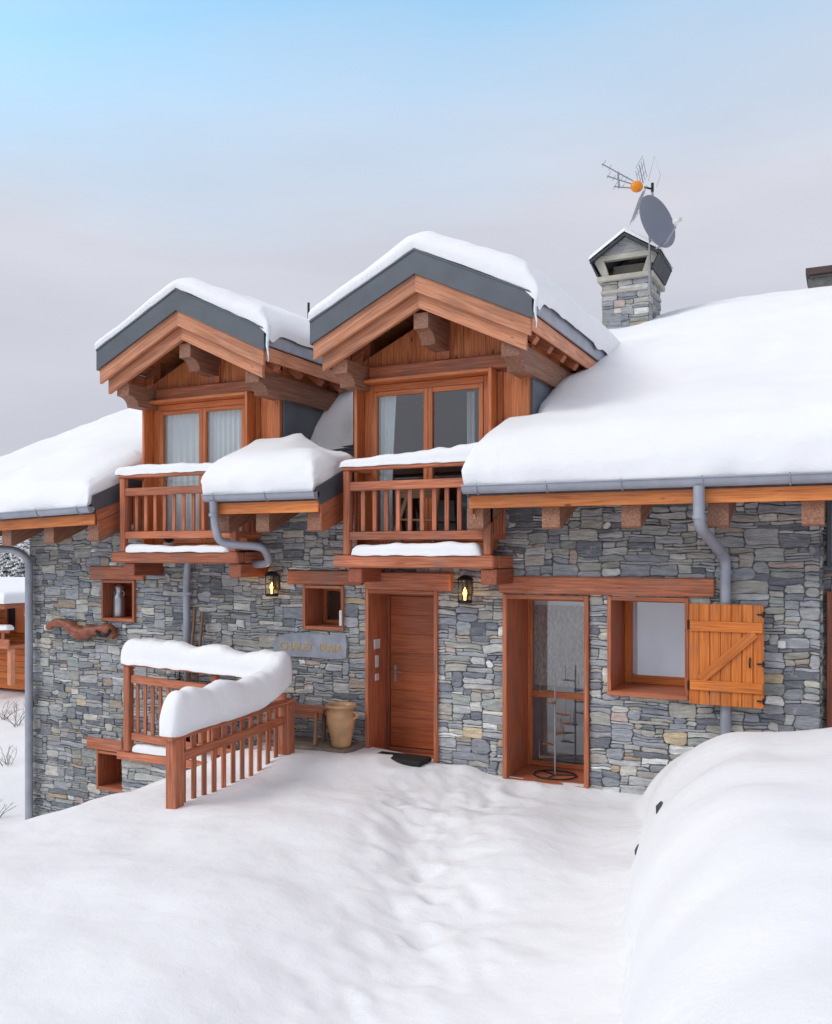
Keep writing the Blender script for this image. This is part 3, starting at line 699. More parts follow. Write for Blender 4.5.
# balconies
def balcony(x0, x1, zb):
    YF = 9.60
    m = MB(); m.box(x0-.13, x1+.05, YF-.07, YF+.09, zb-.155, zb, bev=.02)
    m.box(x1-.11, x1+.055, YF+.092, WY-.02, zb-.15, zb-.005); m.box(x0-.05, x0+.1, YF+.092, WY-.02, zb-.15, zb-.005)
    for i in range(5):
        yy = YF+.1+i*.115
        m.box(x0+.102, x1-.112, yy, yy+.11, zb-.04, zb-.002)
    bo = m.build('balcony', 'beam', chalet)
    for xx in (x0+.06, x1-.13):
        m = MB(); m.box(xx, xx+.2, YF-.02, WY+.1, zb-.34, zb-.158, bev=.01); m.build('joist', 'jamb', bo)
    for xx in (x0, x1-.09):
        m = MB(); m.box(xx, xx+.09, YF-.04, YF+.05, zb+.002, zb+1.05, bev=.01); m.build('post', 'beam', bo)
    m = MB(); m.box(x0-.02, x1+.02, YF-.05, YF+.06, zb+1.052, zb+1.10, bev=.01); m.box(x1-.07, x1+.0, YF+.062, WY-.03, zb+1.055, zb+1.10); m.box(x0+.0, x0+.07, YF+.062, WY-.03, zb+1.055, zb+1.10); m.build('handrail', 'beam', bo)
    m = MB(); m.box(x0+.092, x1-.092, YF-.025, YF+.015, zb+.80, zb+.91); m.box(x1-.065, x1-.03, YF+.055, WY-.03, zb+.80, zb+.91); m.box(x0+.03, x0+.065, YF+.055, WY-.03, zb+.80, zb+.91); m.build('upper_rail', 'beam', bo)
    m = MB(); m.box(x0+.092, x1-.092, YF-.03, YF+.03, zb+.19, zb+.29); m.box(x1-.065, x1-.03, YF+.055, WY-.03, zb+.19, zb+.28); m.box(x0+.03, x0+.065, YF+.055, WY-.03, zb+.19, zb+.28); m.build('lower_rail', 'beam', bo)
    n = 10; st = (x1-x0-.18)/(n+1)
    for i in range(1, n+1):
        xx = x0+.09+st*i; m = MB(); m.box(xx-.028, xx+.028, YF+.018, YF+.043, zb+.292, zb+.86, bev=.005); m.build('baluster', 'beam', bo)
    for xs_ in (x1-.028, x0+.005):
        for i in range(1, 5):
            yy = YF+.04+i*.105; m = MB(); m.box(xs_, xs_+.022, yy-.028, yy+.028, zb+.26, zb+.87, bev=.004); m.build('baluster', 'beam', bo)
    return bo
bR = balcony(-5.69, -3.72, -.04); bL = balcony(-9.40, -7.34, .0)
tag(bR, 'right balcony above the front door'); tag(bL, 'left balcony above the small niche')

# ------------------------------------------------------------------ downpipes
def pipe(pts, r=.05, collars=(), rad=.13, mat='zinc'):
    m = MB(); m.tube(fillet(pts, rad, 8), r, 16); o = m.build('downpipe', mat, chalet)
    for c in collars:
        m = MB(); m.tube([(c[0], c[1], c[2]-.02), (c[0], c[1], c[2]+.02)], r+.008, 16); m.build('pipe_collar', mat, o)
    return o
pipe([(-1.35, 9.17, .66), (-1.35, 9.17, .26), (-1.21, 10.11, -.06), (-1.21, 10.11, -2.3)], .058, [(-1.35, 9.17, .35), (-1.21, 10.11, -.22)])
pipe([(-7.40, 9.17, .66), (-7.40, 9.19, .42), (-7.40, 9.28, .12), (-7.22, 9.45, .09), (-6.96, 9.66, .07), (-6.98, 9.84, -.15), (-7.25, 9.88, -.17), (-7.7, 10.0, -.17)], .052, [(-7.40, 9.17, .48)], .12)
pipe([(-8.5, 10.0, -.1), (-8.62, 10.10, -.22), (-8.64, 10.10, -.45), (-8.60, 10.10, -2.9)], .052, [(-8.60, 10.10, -.6)])
pipe([(-12.75, 9.2, .50), (-12.75, 9.3, .12), (-12.0, 9.98, .03), (-11.83, 10.07, -.12), (-11.83, 10.07, -5.0)], .06, [(-11.83, 10.07, -1.), (-11.83, 10.07, -2.7)])

# door and window of the recessed wing
m = MB()
for i in range(9): m.box(-.225+i*.12, -.225+(i+1)*.12-.005, WY+.26, WY+.32, -2.9, -.42)
wd = m.build('plank_door', 'beam', chalet)
m = MB(); m.frame(-.225, .65, -.16, .56, WY+.30, WY+.40, .05); ww = m.build('small_window', 'flash', chalet)
m = MB(); m.box(-.18, .6, WY+.36, WY+.366, -.12, .52, bev=.001); m.build('pane', 'glass', ww)
m = MB(); m.box(-.2, .63, WY+.45, WY+.48, -.16, .56); m.build('blind', 'blind', ww)

# ------------------------------------------------------------------ chimneys
def chimney():
    x0, x1, y0, y1 = -4.12, -3.27, 16.3, 17.3
    zb, zt = 3.6, 4.98
    m = MB()
    masonry(m, (x0, y0, zb), (1, 0, 0), (0, 0, 1), x1-x0, zt-zb, [], 21, cu=.07, cv=.05, big=.4)
    masonry(m, (x1, y0, zb), (0, 1, 0), (0, 0, 1), y1-y0, zt-zb, [], 22, cu=.07, cv=.05, big=.4)
    masonry(m, (x0, y1, zb), (0, -1, 0), (0, 0, 1), y1-y0, zt-zb, [], 23, cu=.07, cv=.05)
    masonry(m, (x1, y1, zb), (-1, 0, 0), (0, 0, 1), x1-x0, zt-zb, [], 24, cu=.07, cv=.05)
    ch = m.build('chimney', ['stone', 'mortar'], chalet)
    m = MB(); m.box(x0-.09, x1+.09, y0-.09, y1+.09, zt+.002, zt+.1, bev=.015); m.box(x0-.03, x1+.03, y0-.03, y1+.03, zt-.22, zt-.15, bev=.01); m.build('ledge', 'concrete', ch)
    # flared canopy: four corner piers, sloping cheeks, lintels, gables and slabs
    m = MB(); xc = (x0+x1)/2; zl = zt+.1; ze = zt+.42; za = zt+.84
    for yy in (y0, y1-.1):
        for s_ in (-1, 1):
            m.prism([(xc+s_*.30, yy, zl), (xc+s_*.42, yy, zl), (xc+s_*.58, yy, ze-.02), (xc+s_*.40, yy, ze-.02)], (0, .1, 0))
    for s_ in (-1, 1):
        m.prism([(xc+s_*.425, y0+.1, zl), (xc+s_*.46, y0+.1, zl), (xc+s_*.60, y0+.1, ze), (xc+s_*.57, y0+.1, ze)], (0, y1-y0-.2, 0))
    m.box(xc-.56, xc+.56, y0-.01, y0+.1, ze-.02, ze+.08); m.box(xc-.56, xc+.56, y1-.1, y1+.01, ze-.02, ze+.08)
    m.box(xc-.33, xc+.33, y0+.45, y0+.55, zl, ze)
    m.build('canopy', 'concrete', ch)
    for yy, sd in ((y0+.0, 31), (y1, 32)):
        m = MB()
        m.prism([(xc-.58, yy, ze+.085), (xc+.58, yy, ze+.085), (xc, yy, za-.03)], (0, -.04 if yy > y0+.2 else .08, 0))
        m.build('canopy_gable', 'stone', ch)
    m = MB()
    for s_ in (-1, 1):
        m.prism([(xc, y0-.1, za), (xc+s_*.64, y0-.1, ze-.0), (xc+s_*.64, y0-.1, ze-.05), (xc, y0-.1, za-.05)], (0, y1-y0+.2, 0))
        m.prism([(xc+s_*.61, y0-.09, ze-.05), (xc+s_*.64, y0-.09, ze-.03), (xc+s_*.52, y0-.09, zl+.02), (xc+s_*.48, y0-.09, zl+.02)], (0, y1-y0+.18, 0))
    m.build('canopy_slab', 'slate', ch)
    return (x0, x1, y0, y1, zt, xc, ze, za)
CHM = chimney()
m = MB(); m.box(-.66, .7, 17.1, 17.9, 3.9, 4.82); m.box(-.64, .68, 17.08, 17.92, 4.822, 4.86)
c2 = m.build('chimney', 'mortar', chalet); tag(c2, 'low flat chimney at the right edge of the roof')
m = MB(); m.box(-.70, .76, 17.0, 18.0, 4.862, 4.98); m.build('cap', 'brown', c2)
m = MB(); m.tube([(-9.72, 15.0, 3.0), (-9.72, 15.0, 4.98)], .025, 8); m.build('vent_pipe', 'iron', chalet)

# ================================================================== SNOW
def ss(a, b, x):
    t = min(1, max(0, (x-a)/(b-a))); return t*t*(3-2*t)
def nz(x, y, s, seed=0): return noise.noise(V((x*s+seed*7.3, y*s-seed*3.1, seed*1.7)))
def fb(x, y, s, seed=0, oc=3):
    a = 1; t = 0
    for i in range(oc): t += a*nz(x, y, s, seed+i); a *= .5; s *= 2.1
    return t
def lines(lo, hi, step, marks, fine=(.004, .012, .025, .045, .07, .1, .14, .19)):
    s = set(round(lo+(hi-lo)*i/int((hi-lo)/step), 4) for i in range(int((hi-lo)/step)+1))
    for mk in marks:
        s.add(mk)
        for f in fine: s.add(round(mk+f, 4)); s.add(round(mk-f, 4))
    s = sorted(v for v in s if lo-1e-6 <= v <= hi+1e-6)
    return s
def height_mesh(name, X, Y, fn, skip=None, parent=None, mat='snow', warp=None):
    idx = {}; vs = []; fs = []
    for j, y in enumerate(Y):
        for i, x in enumerate(X):
            p = fn(x, y)
            if p is None: continue
            idx[(i, j)] = len(vs); vs.append(p)
    for j in range(len(Y)-1):
        for i in range(len(X)-1):
            k = [(i, j), (i+1, j), (i+1, j+1), (i, j+1)]
            if all(q in idx for q in k): fs.append([idx[q] for q in k])
    m = MB(); m.add(vs, fs, [(0, 0, 0)]*len(vs), 0, True)
    return m.build(name, mat, parent)

def prof(d, r, p=2.6):
    if d <= 0: return 0
    if d >= r: return 1
    return (1-(1-d/r)**p)**(1/p)
# blocks removed from the main blanket: (x0,x1,y0,y1)
EY = 9.13
rects = [(-5.86, -3.85, -99, 10.22), (-9.57, -7.52, -99, 10.22), (-5.80, -3.42, 10.2, 13.4), (-9.40, -7.02, 10.2, 13.4)]
def dist_keep(x, y):
    d = min(x+13.25, 3.7-x, y-EY, 25.4-y)
    for qi, (a, b, c, e) in enumerate(rects):
        dx = max(a-x, x-b); dy = max(c-y, y-e)
        if dx < 0 and dy < 0: return max(dx, dy)
        q = math.hypot(max(dx, 0), max(dy, 0))+(.3 if qi == 3 and y > 10.6 else .16 if qi > 1 and y > 10.5 else (.16*max(0, (y-10.2)/.3) if qi > 1 else 0)); d = min(d, q)
    return d
def thick(x, y):
    if x > -4.6: t = .50+.1*min(1, max(0, (x+4)/4))+.16*ss(11.5, 16.5, y)*ss(-4, -1, x)
    elif x > -8.4: t = .46
    else: t = .36
    t += .06*fb(x, y, .55, 3)+.018*fb(x, y, 2.3, 5)
    if -7.15 < x < -5.75 and 10.1 < y < 15:      # sheltered strip between the dormers
        k = ss(10.0, 10.4, y)
        drift = .50*ss(-6.30, -7.0, x)*ss(10.5, 11.5, y)*ss(14, 12, y)
        t = t*(1-k)+k*(t*ss(11.2, 12.6, y)+drift+.10*fb(x, y, 1.6, 9)*ss(-6.0, -6.5, x)+.02)
    if -6.6 < x < -5.8 and y < 10.6: t *= 1-.55*ss(9.35, 10.1, y)*ss(-6.8, -6.1, x)
    if 10.1 < y < 15 and -3.45 < x: t += .12*ss(10.1, 11.6, y)*ss(15, 13, y)*ss(-2.4, -3.2, x)
    return t
def roofsnow(x, y):
    d = dist_keep(x, y)
    if d < -1e-6: return None
    # sheltered bare patch of slates beside the right dormer
    px = 1.0
    q = (x+5.9)/(.80+.15*nz(y, 0, 3, 4)); s_ = (y-11.05)/.85
    if -7 < x < -5.7 and q*q+s_*s_ < 1: px = (q*q+s_*s_)**2.2
    rr = .34+.06*nz(x, y, .9, 5)
    t = thick(x, y)*prof(d, rr, 2.5)*px
    z = zr(y)+t+.012+ldrop(x, y)
    ridge = 1/(1+((y-YR)/1.1)**2); z -= .10*ridge*min(1, d)
    if px < .15: z -= .05
    # outward bulge near the free edges
    ox = oy = 0
    if d < .5:
        bul = math.sin(min(1, t/.5)*math.pi)*.045*(1-d/.5)
        for (a, b, c, e) in rects[:2]:
            if y < e:
                if -.5 < a-x: ox += bul if a-x < .5 and a-x >= 0 else 0
                if -.5 < x-b: ox -= bul if x-b < .5 and x-b >= 0 else 0
        if y-EY < .5: oy -= bul*.8
        k = 1-d/.5; ox += k*.03*(nz(y, t*3, 2.5, 8)+.4*nz(y, t*6, 8, 9)); oy += k*.035*(nz(x, t*3, 2.1, 6)+.4*nz(x, t*6, 8, 7))
        if y-EY < .12 and x > -99: z -= .035*(1-(y-EY)/.12)*(0.5+nz(x, 0, 3, 2))
    return (x+ox, y+oy, z)
Xs = lines(-13.25, 3.7, .075, [-13.25, -9.57, -7.52, -5.86, -3.85, -9.40, -7.02, -5.80, -3.42])
Ys = lines(EY, 25.4, .085, [EY, 10.22])
Ys = [y for y in Ys if y < 18.2]+[18.2+.4*i for i in range(19)]
rs = height_mesh('roof_snow', Xs, Ys, roofsnow)
tag(rs, 'thick smooth snow blanket covering the whole main roof down to the gutters', 'roof snow')

def dormer_snow(off, seed, tl, tr, label):
    cx = DC+off
    X = lines(-HW-.02, HW+.02, .05, [-HW-.02, HW+.02, 0]); Y = lines(YG-.02, YB+1.2, .07, [YG-.02])
    def fn(u, y):
        d = min(u+HW+.02, HW+.02-u, y-(YG-.02), YB+1.2-y)
        base = ZA-TP*abs(u)+.012
        # soft ridge
        s_ = (u/HW+1)/2; t = tl+(tr-tl)*s_; t += .05*fb(u, y, 1.1, seed)+.06*min(1, (y-YG)/1.5)
        if abs(u) < .35: t -= max(0, TP*(.35-abs(u))**2/.7-.03)
        k = prof(d, .27, 2.4)
        z = base+.008+max(.03, t)*k
        ox = oy = 0
        kk = max(0, 1-d/.4)
        if u > HW-.4: ox += .05*math.sin(k*math.pi)*kk; z -= .0
        if u > HW-.12:
            w = (1-(HW+.02-u)/.14); z -= w*(.05+.07*max(0, nz(y, 0, 2.6, seed))+.12*math.exp(-((y-YG-.1)/.12)**2))
            ox += .03*w
        if y < YG+.3: oy -= .04*math.sin(k*math.pi)*kk; z += .012*nz(u, 0, 5, seed)*kk
        return (cx+u+ox, y+oy, z)
    o = height_mesh('roof_snow', X, Y, fn); return tag(o, label, 'roof snow')
dormer_snow(0, 1, .20, .37, 'snow cap on the right dormer above the front door')
dormer_snow(-DX, 2, .17, .27, 'snow cap on the left dormer above the left balcony')

def snow_strip(name, path, w, h, label, seed=0, cat='snow', ends=.12, zoff=0, group=None, lump=.28):
    pts = [V(p) for p in path]; seg = []
    for i in range(len(pts)-1):
        a, b = pts[i], pts[i+1]; n = max(2, int((b-a).length/.03))
        for k in range(n): seg.append(a.lerp(b, k/n))
    seg.append(pts[-1]); 
    for _ in range(10):
        seg = [seg[0]]+[(seg[i-1]+seg[i]*2+seg[i+1])/4 for i in range(1, len(seg)-1)]+[seg[-1]]
    L_ = [0]
    for i in range(1, len(seg)): L_.append(L_[-1]+(seg[i]-seg[i-1]).length)
    tot = L_[-1]; n = 20; vs = []; fs = []
    for i, p in enumerate(seg):
        t = (seg[min(i+1, len(seg)-1)]-seg[max(i-1, 0)]).normalized(); sd = t.cross(UP).normalized()
        e = min(L_[i], tot-L_[i]); k = prof(e, ends, 2.3) if e < ends else 1; k = max(k, .02)
        hh = (h if not callable(h) else h(L_[i]/tot))*(1+lump*nz(L_[i], seed, 2.2, seed)+.4*lump*nz(L_[i], seed, 7, seed+2))*k
        ww = (w if not callable(w) else w(L_[i]/tot))*(1+.10*nz(L_[i], seed, 3, seed+5))*(.6+.4*k)
        for q in range(n):
            a = math.pi*q/(n-1); c_, s_ = math.cos(a), math.sin(a)
            cc = math.copysign(abs(c_)**.7, c_); ss = s_**.62
            off = sd*(cc*ww/2*(1+.12*math.sin(a)))+UP*(ss*hh)
            if q in (0, n-1): off += UP*(-.015*(.6+nz(L_[i], q, 6, seed)))
            vs.append(p+off+UP*zoff)
    for i in range(len(seg)-1):
        for q in range(n-1): fs.append((i*n+q, i*n+q+1, (i+1)*n+q+1, (i+1)*n+q))
    fs2 = [((i+1)*n, i*n, i*n+n-1, (i+1)*n+n-1) for i in range(len(seg)-1)]
    m = MB(); m.add(vs, fs+fs2, [(0, 0, 0)]*len(vs), 0, True); m.add(vs[:n], [tuple(range(n))], [(0, 0, 0)]*n, 0, True); m.add(vs[-n:], [tuple(range(n-1, -1, -1))], [(0, 0, 0)]*n, 0, True)
    return tag(m.build(name, 'snow'), label, cat, group)
snow_strip('rail_snow', [(-5.75, 9.62, 1.065), (-3.72, 9.62, 1.065)], .17, lambda t: .09+.13*t, 'thin snow ridge along the handrail of the right balcony', 3)
snow_strip('rail_snow', [(-9.5, 9.62, 1.105), (-7.35, 9.62, 1.105)], .17, .12, 'thin snow ridge along the handrail of the left balcony', 8)
snow_strip('floor_snow', [(-5.57, 9.62, -.035), (-3.84, 9.62, -.035)], .2, .13, 'low strip of snow on the floor of the right balcony', 5)
snow_strip('floor_snow', [(-9.28, 9.62, .005), (-7.45, 9.62, .005)], .2, .10, 'low strip of snow on the floor of the left balcony', 6)
# chimney snow
x0, x1, y0, y1, zt, xc, ze, za = CHM
def chs(u, y):
    d = min(u+.66, .66-u, y-(y0-.12), y1+.12-y); base = za-(za-ze)/.64*abs(u)+.01
    return (xc+u, y, base+max(.005, (.09 if u < 0 else .10))*prof(d, .1, 2.2)+.01)
tag(height_mesh('chimney_snow', lines(-.66, .66, .05, [-.66, .66, 0]), lines(y0-.12, y1+.12, .07, [y0-.12]), chs), 'small cap of snow on the gabled stone chimney', 'snow')

# icicles
def icicle(p, ln, r, label):
    m = MB(); n = 9
    m.tube([V(p)+V((.01*math.sin(i), 0, -ln*i/n)) for i in range(n+1)], [r*(1-(i/n)**.8)+.002+.003*(i % 2) for i in range(n+1)], 8)
    return tag(m.build('icicle', 'ice'), label, 'icicle')
icicle((-3.12, 9.40, 2.90), .42, .034, 'long icicle hanging from the right corner of the right dormer')
icicle((-6.71, 9.40, 2.90), .46, .036, 'long icicle hanging from the right corner of the left dormer')
icicle((-3.125, 9.53, 2.84), .16, .014, 'short icicle just behind the long one on the right dormer')

# ================================================================== GROUND
PR = random.Random(5)
prints = []
def trail(p, q, n, w):
    for i in range(n):
        t = (i+PR.random()*.5)/n; s_ = (i % 2*2-1)*w
        prints.append((p[0]+(q[0]-p[0])*t+s_+PR.uniform(-.09, .09), p[1]+(q[1]-p[1])*t+PR.uniform(-.1, .1), PR.uniform(.10, .22), PR.uniform(.015, .05)))
trail((-4.9, 9.8), (-3.7, 7.6), 7, .17); trail((-3.2, 9.8), (-3.6, 8.2), 5, .16); trail((-3.6, 7.6), (-2.5, 4.4), 9, .2)
def xe(y): return -1.02-.20*(y-4.7) if y > 4.7 else -1.02+.10*(4.7-y)
def ground(x, y):
    z = -2.62-.07*ss(-4, -6.8, x)-.10*ss(8.0, 10.0, y)*ss(-4.3, -3.2, x)+.06*ss(8.6, 9.7, y)*(1-ss(-5.2, -4.4, x))
    z += .10*ss(7.5, 4, y)
    z += .10*math.exp(-((x+6.0)/.8)**2-((y-9.35)/.45)**2)
    lx = -6.95-.45*ss(9, 5, y)
    if x < lx:
        dd = lx-x; z -= .40*max(0, math.sqrt(dd*dd+.16)-.4)*1.02 if x > -14 else 0
        if x <= -14: z -= .40*(math.sqrt((lx+14)**2+.16)-.4)*1.02
    if x < -14: z -= 0
    z = max(z, -5.5)
    if x < -12.3: z += .85*ss(12, 26, y)
    far = math.hypot(x+4, y-6)
    k = max(.25, 1-far/40)
    z += .11*fb(x, y, .38, 2)*k+.03*fb(x, y, 1.3, 4, 4)*k
    if y < -4: z += 7*ss(-4, -70, y)  # unseen rise behind the camera, added to give the panes a bright reflection
    if far > 18: z += .5*fb(x, y, .05, 6)*ss(18, 60, far)
    # trodden trail
    if -6 < x < -1.4 and 2.5 < y < 10.2:
        c = -4.0+.33*(9.2-y)+.12*math.sin(y*1.3)
        tr = math.exp(-((x-c)/.75)**2); z -= .10*tr*ss(10.1, 9.2, y)
        lump = 0; a_ = 1; f_ = 1.7
        for q_ in range(4): lump += a_*(abs(nz(x+.4*y, y*.8, f_, 30+q_))-.25); a_ *= .5; f_ *= 2.05
        tr2 = math.exp(-((x-c-.05)/.55)**2)*ss(2.2, 5, y)
        z -= .09*tr2*ss(10.0, 9.0, y)
        z += .085*lump*min(1, tr*1.2)
        for (a, b, r, dp) in prints:
            q = ((x-a)**2+(y-b)**2*.7)/(r*r)
            if q < 6: z -= dp*(math.exp(-q*1.2)-.32*math.exp(-(q-2)**2))
    # ploughed trough beside the bank
    e = x-xe(y)
    if -2 < e < 1: z -= .10*math.exp(-((e+.55)/.5)**2)*ss(10.6, 9, y)
    # snow bank over the retaining wall
    if y > -8:
        e2 = e+.16*nz(0, y, .5, 12)+.05*nz(0, y, 1.3, 13)
        kk = (.84*prof(e2+.05, .95, 1.8)+.16*ss(0, 2.0, e2)) if e2 > -.05 else 0
        lowk = ss(9.75, 8.7, y)*.30+.70
        top = (.88+.02*ss(8.5, 5, y))*(lowk if y < 10.3 else .7)
        endk = ss(10.25, 9.3, y) if e2 < 1.4 else 1
        mix = ss(.4, 1.6, e2); endk = endk*(1-mix)+mix
        z += (top+.22)*kk*endk+(.07*fb(x, y, .8, 15, 2)+.014*(abs(nz(x, y, 2.6, 41))-.2)-.026*fb(x, y, 1.3, 4, 4))*min(1, kk*1.5)*endk
    if y > 10.28 and -11.9 < x < -.3 and y < 24: z -= .8*ss(10.28, 10.36, y)
    return z
def gpt(x, y):
    z = ground(x, y)
    return (x, y, z)
def axis(lo, hi, step, far_lo, far_hi):
    a = [lo+(hi-lo)*i/int((hi-lo)/step) for i in range(int((hi-lo)/step)+1)]
    s = step; v = lo; pre = []
    while v > far_lo: s *= 1.16; v -= s; pre.append(v)
    s = step; v = hi; post = []
    while v < far_hi: s *= 1.16; v += s; post.append(v)
    return pre[::-1]+a+post
gx = axis(-8.2, 1.4, .042, -900, 900); gy = axis(2.6, 10.35, .042, -900, 900)
tag(height_mesh('ground', gx, gy, gpt), 'deep soft snow with a trodden trail', None, kind='structure')

# small rocks showing in the face of the bank
def rock(p, r, seed, label):
    bm = bmesh.new(); bmesh.ops.create_icosphere(bm, subdivisions=2, radius=1)
    m = MB(); vs = [V(p)+V((v.co.x*r[0], v.co.y*r[1], v.co.z*r[2]))*(1+.35*noise.noise(v.co*1.7+V((seed, 0, 0)))) for v in bm.verts]
    m.add(vs, [[v.index for v in f.verts] for f in bm.faces]); bm.free()
    return tag(m.build('rock', 'slate'), label, 'rock')
def bankx(y, z):
    x = xe(y)-.4
    while ground(x, y) < z and x < 1: x += .01
    return x
yy = 8.0; rock((bankx(yy, -2.3)+.03, yy, -2.3), (.05, .07, .09), 1, 'dark stone poking out high on the face of the snow bank')
yy = 7.35; rock((bankx(yy, -2.45)+.02, yy, -2.45), (.04, .06, .05), 2, 'small dark stone low in the face of the snow bank')

# ================================================================== LANDING AND GUARD RAILS
land = thing('stone_landing', 'raised masonry landing behind the left guard rail', 'landing', (-7.8, 9.8, -2.8))
m = MB()
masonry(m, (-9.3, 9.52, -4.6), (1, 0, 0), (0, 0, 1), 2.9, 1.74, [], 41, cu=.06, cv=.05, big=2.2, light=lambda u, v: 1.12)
masonry(m, (-9.3, 10.19, -4.6), (0, -1, 0), (0, 0, 1), .67, 1.74, [], 42, cu=.06, cv=.05)
m.build('masonry_base', ['stone', 'mortar'], land)
m = MB()
for i in range(7): m.box(-9.34, -6.2, 9.47+i*.1, 9.47+i*.1+.095, -2.855, -2.815)
m.build('deck', 'beam', land)
m = MB(); m.box(-9.34, -6.3, 9.445, 9.467, -2.93, -2.825); m.build('edge_board', 'beam', land)

guard = thing('guard_rail', 'brown timber guard rail by the landing, buried in snow at its foot', 'railing', (-6.4, 8.3, -2.7))
PA = V((-9.17, 9.5, 0)); PB = V((-6.36, 9.3, 0)); PC_ = V((-6.33, 7.22, 0))
def post(p, z0, z1, w): m = MB(); m.box(p[0]-w/2, p[0]+w/2, p[1]-w/2, p[1]+w/2, z0, z1, bev=.012); m.build('post', 'beam', guard)
post(PA, -2.812, -1.60, .11); post(PB, -3.1, -1.90, .16); post(PC_, -3.1, -1.94, .14); post(PA.lerp(PB, .58), -2.812, -1.62, .09)
# rear run
def rail(a, b, za, zb, w, h, nm='rail'): m = MB(); m.beam((a[0], a[1], za), (b[0], b[1], zb), w, h); m.build(nm, 'beam', guard)
rail(PA+V((-.08, 0, 0)), PB+V((.06, 0, 0)), -1.575, -1.60, .12, .05, 'handrail'); rail(PA+V((.06, 0, 0)), PB, -1.79, -1.83, .04, .11); rail(PA+V((.06, 0, 0)), PB, -2.60, -2.64, .04, .10)
n = 19
for i in range(1, n):
    p = PA.lerp(PB, i/n)+V((0, .035, 0)); m = MB(); m.box(p.x-.028, p.x+.028, p.y-.012, p.y+.012, -2.68, -1.76, bev=.004); m.build('baluster', 'beam', guard)
# front run, square to the facade
rail(PC_+V((0, -.12, 0)), PB+V((0, .12, 0)), -1.93, -1.875, .14, .05, 'handrail'); rail(PC_+V((0, .08, 0)), PB+V((0, -.08, 0)), -2.16, -2.10, .045, .10)
n = 12
for i in range(1, n):
    p = PC_.lerp(PB, i/n)+V((-.036, 0, 0)); m = MB(); m.box(p.x-.012, p.x+.012, p.y-.035, p.y+.035, -3.05, -1.955+.05*i/n, bev=.004); m.build('baluster', 'beam', guard)
snow_strip('rail_snow', [(-9.24, 9.5, -1.56), (-8.2, 9.42, -1.57), (-6.9, 9.34, -1.59), (-6.40, 9.28, -1.60), (-6.36, 9.0, -1.72), (-6.37, 8.6, -1.85), (-6.35, 7.10, -1.90)], lambda t: .24+.06*math.sin(t*3), lambda t: .34-.04*t if t < .5 else .35+.14*(t-.5), 'thick rounded snow pillow on the landing guard rail', 12, ends=.2, lump=.24)
snow_strip('rail_snow', [(-9.2, 9.62, -1.40), (-8.3, 9.6, -1.46)], .34, .18, 'snow heap on the shrub behind the left end of the guard rail', 21, ends=.3)
snow_strip('floor_snow', [(-9.12, 9.56, -2.81), (-6.6, 9.55, -2.81)], .16, .12, 'strip of snow on the edge of the landing deck', 14)

# little conifer in a pot behind the rail
def shrub(p, label):
    t = thing('potted_conifer', label, 'plant', p)
    m = MB(); m.lathe(p, [(0, 0), (.13, 0), (.16, .25), (.14, .25), (.0, .24)], 20); m.build('pot', 'black', t)
    m = MB(); m.tube([V(p)+V((0, 0, .2)), V(p)+V((0, 0, 1.15))], [.02, .006], 6); m.build('trunk', 'twig', t)
    m = MB(); rg = random.Random(3)
    for i in range(420):
        z = rg.uniform(.3, 1.15); r = .24*(1.25-z)*1.2; a = rg.uniform(0, 6.28); k = rg.uniform(.2, 1)
        c = V(p)+V((math.cos(a)*r*k, math.sin(a)*r*k, z-.1*k)); d = V((math.cos(a), math.sin(a), -.4)).normalized()*rg.uniform(.05, .1); s_ = d.cross(UP).normalized()*.012
        m.add([c-s_, c+s_, c+d], [(0, 1, 2)], mi=0)
    m.build('foliage', 'green', t)
    return t
shrub((-8.55, 9.85, -2.81), 'small dark green potted conifer half hidden behind the landing rail')

# bench and jar on their stone ledge
led = MB(); led.box(-6.9, -5.72, 9.62, 10.17, -2.75, -2.50, bev=.02)
tag(led.build('stone_ledge', 'slab'), 'low brown stone ledge under the bench beside the door', 'ledge')
bench = thing('wooden_bench', 'old wooden bench against the wall under the house sign', 'bench', (-6.5, 9.9, -2.5))
m = MB(); m.box(-6.95, -6.1, 9.74, 9.86, -2.075, -2.035); m.box(-6.95, -6.1, 9.865, 10.02, -2.075, -2.035); m.build('seat', 'beam', bench)
m = MB(); m.box(-6.85, -6.17, 9.80, 9.83, -2.17, -2.077); m.build('apron', 'beam', bench)
for x in (-6.84, -6.22):
    for y_ in (9.76, 9.96):
        m = MB(); m.beam((x, y_, -2.499), (x, y_+.02, -2.077), .045, .045, up=(0, 1, 0)); m.build('leg', 'tail', bench)
jar = thing('stoneware_jar', 'tan two handled stoneware jar standing left of the front door', 'jar', (-5.83, 9.85, -2.5))
jp = (-5.88, 9.84, -2.498)
m = MB(); m.lathe(jp, [(0, 0), (.115, 0), (.125, .02), (.14, .12), (.175, .27), (.19, .36), (.178, .43), (.16, .465), (.165, .49), (.20, .51), (.205, .53), (.19, .545), (.16, .53), (.14, .48), (.14, .3), (0, .28)], 36); m.build('body', 'pot', jar)
for s_ in (-1, 1):
    c = V(jp)+V((s_*.178, 0, .41)); m = MB(); m.tube([c+V((s_*(-.01+.07*math.sin(math.pi*i/8)), 0, .05-.1*i/8)) for i in range(9)], .014, 8); m.build('handle', 'pot', jar)

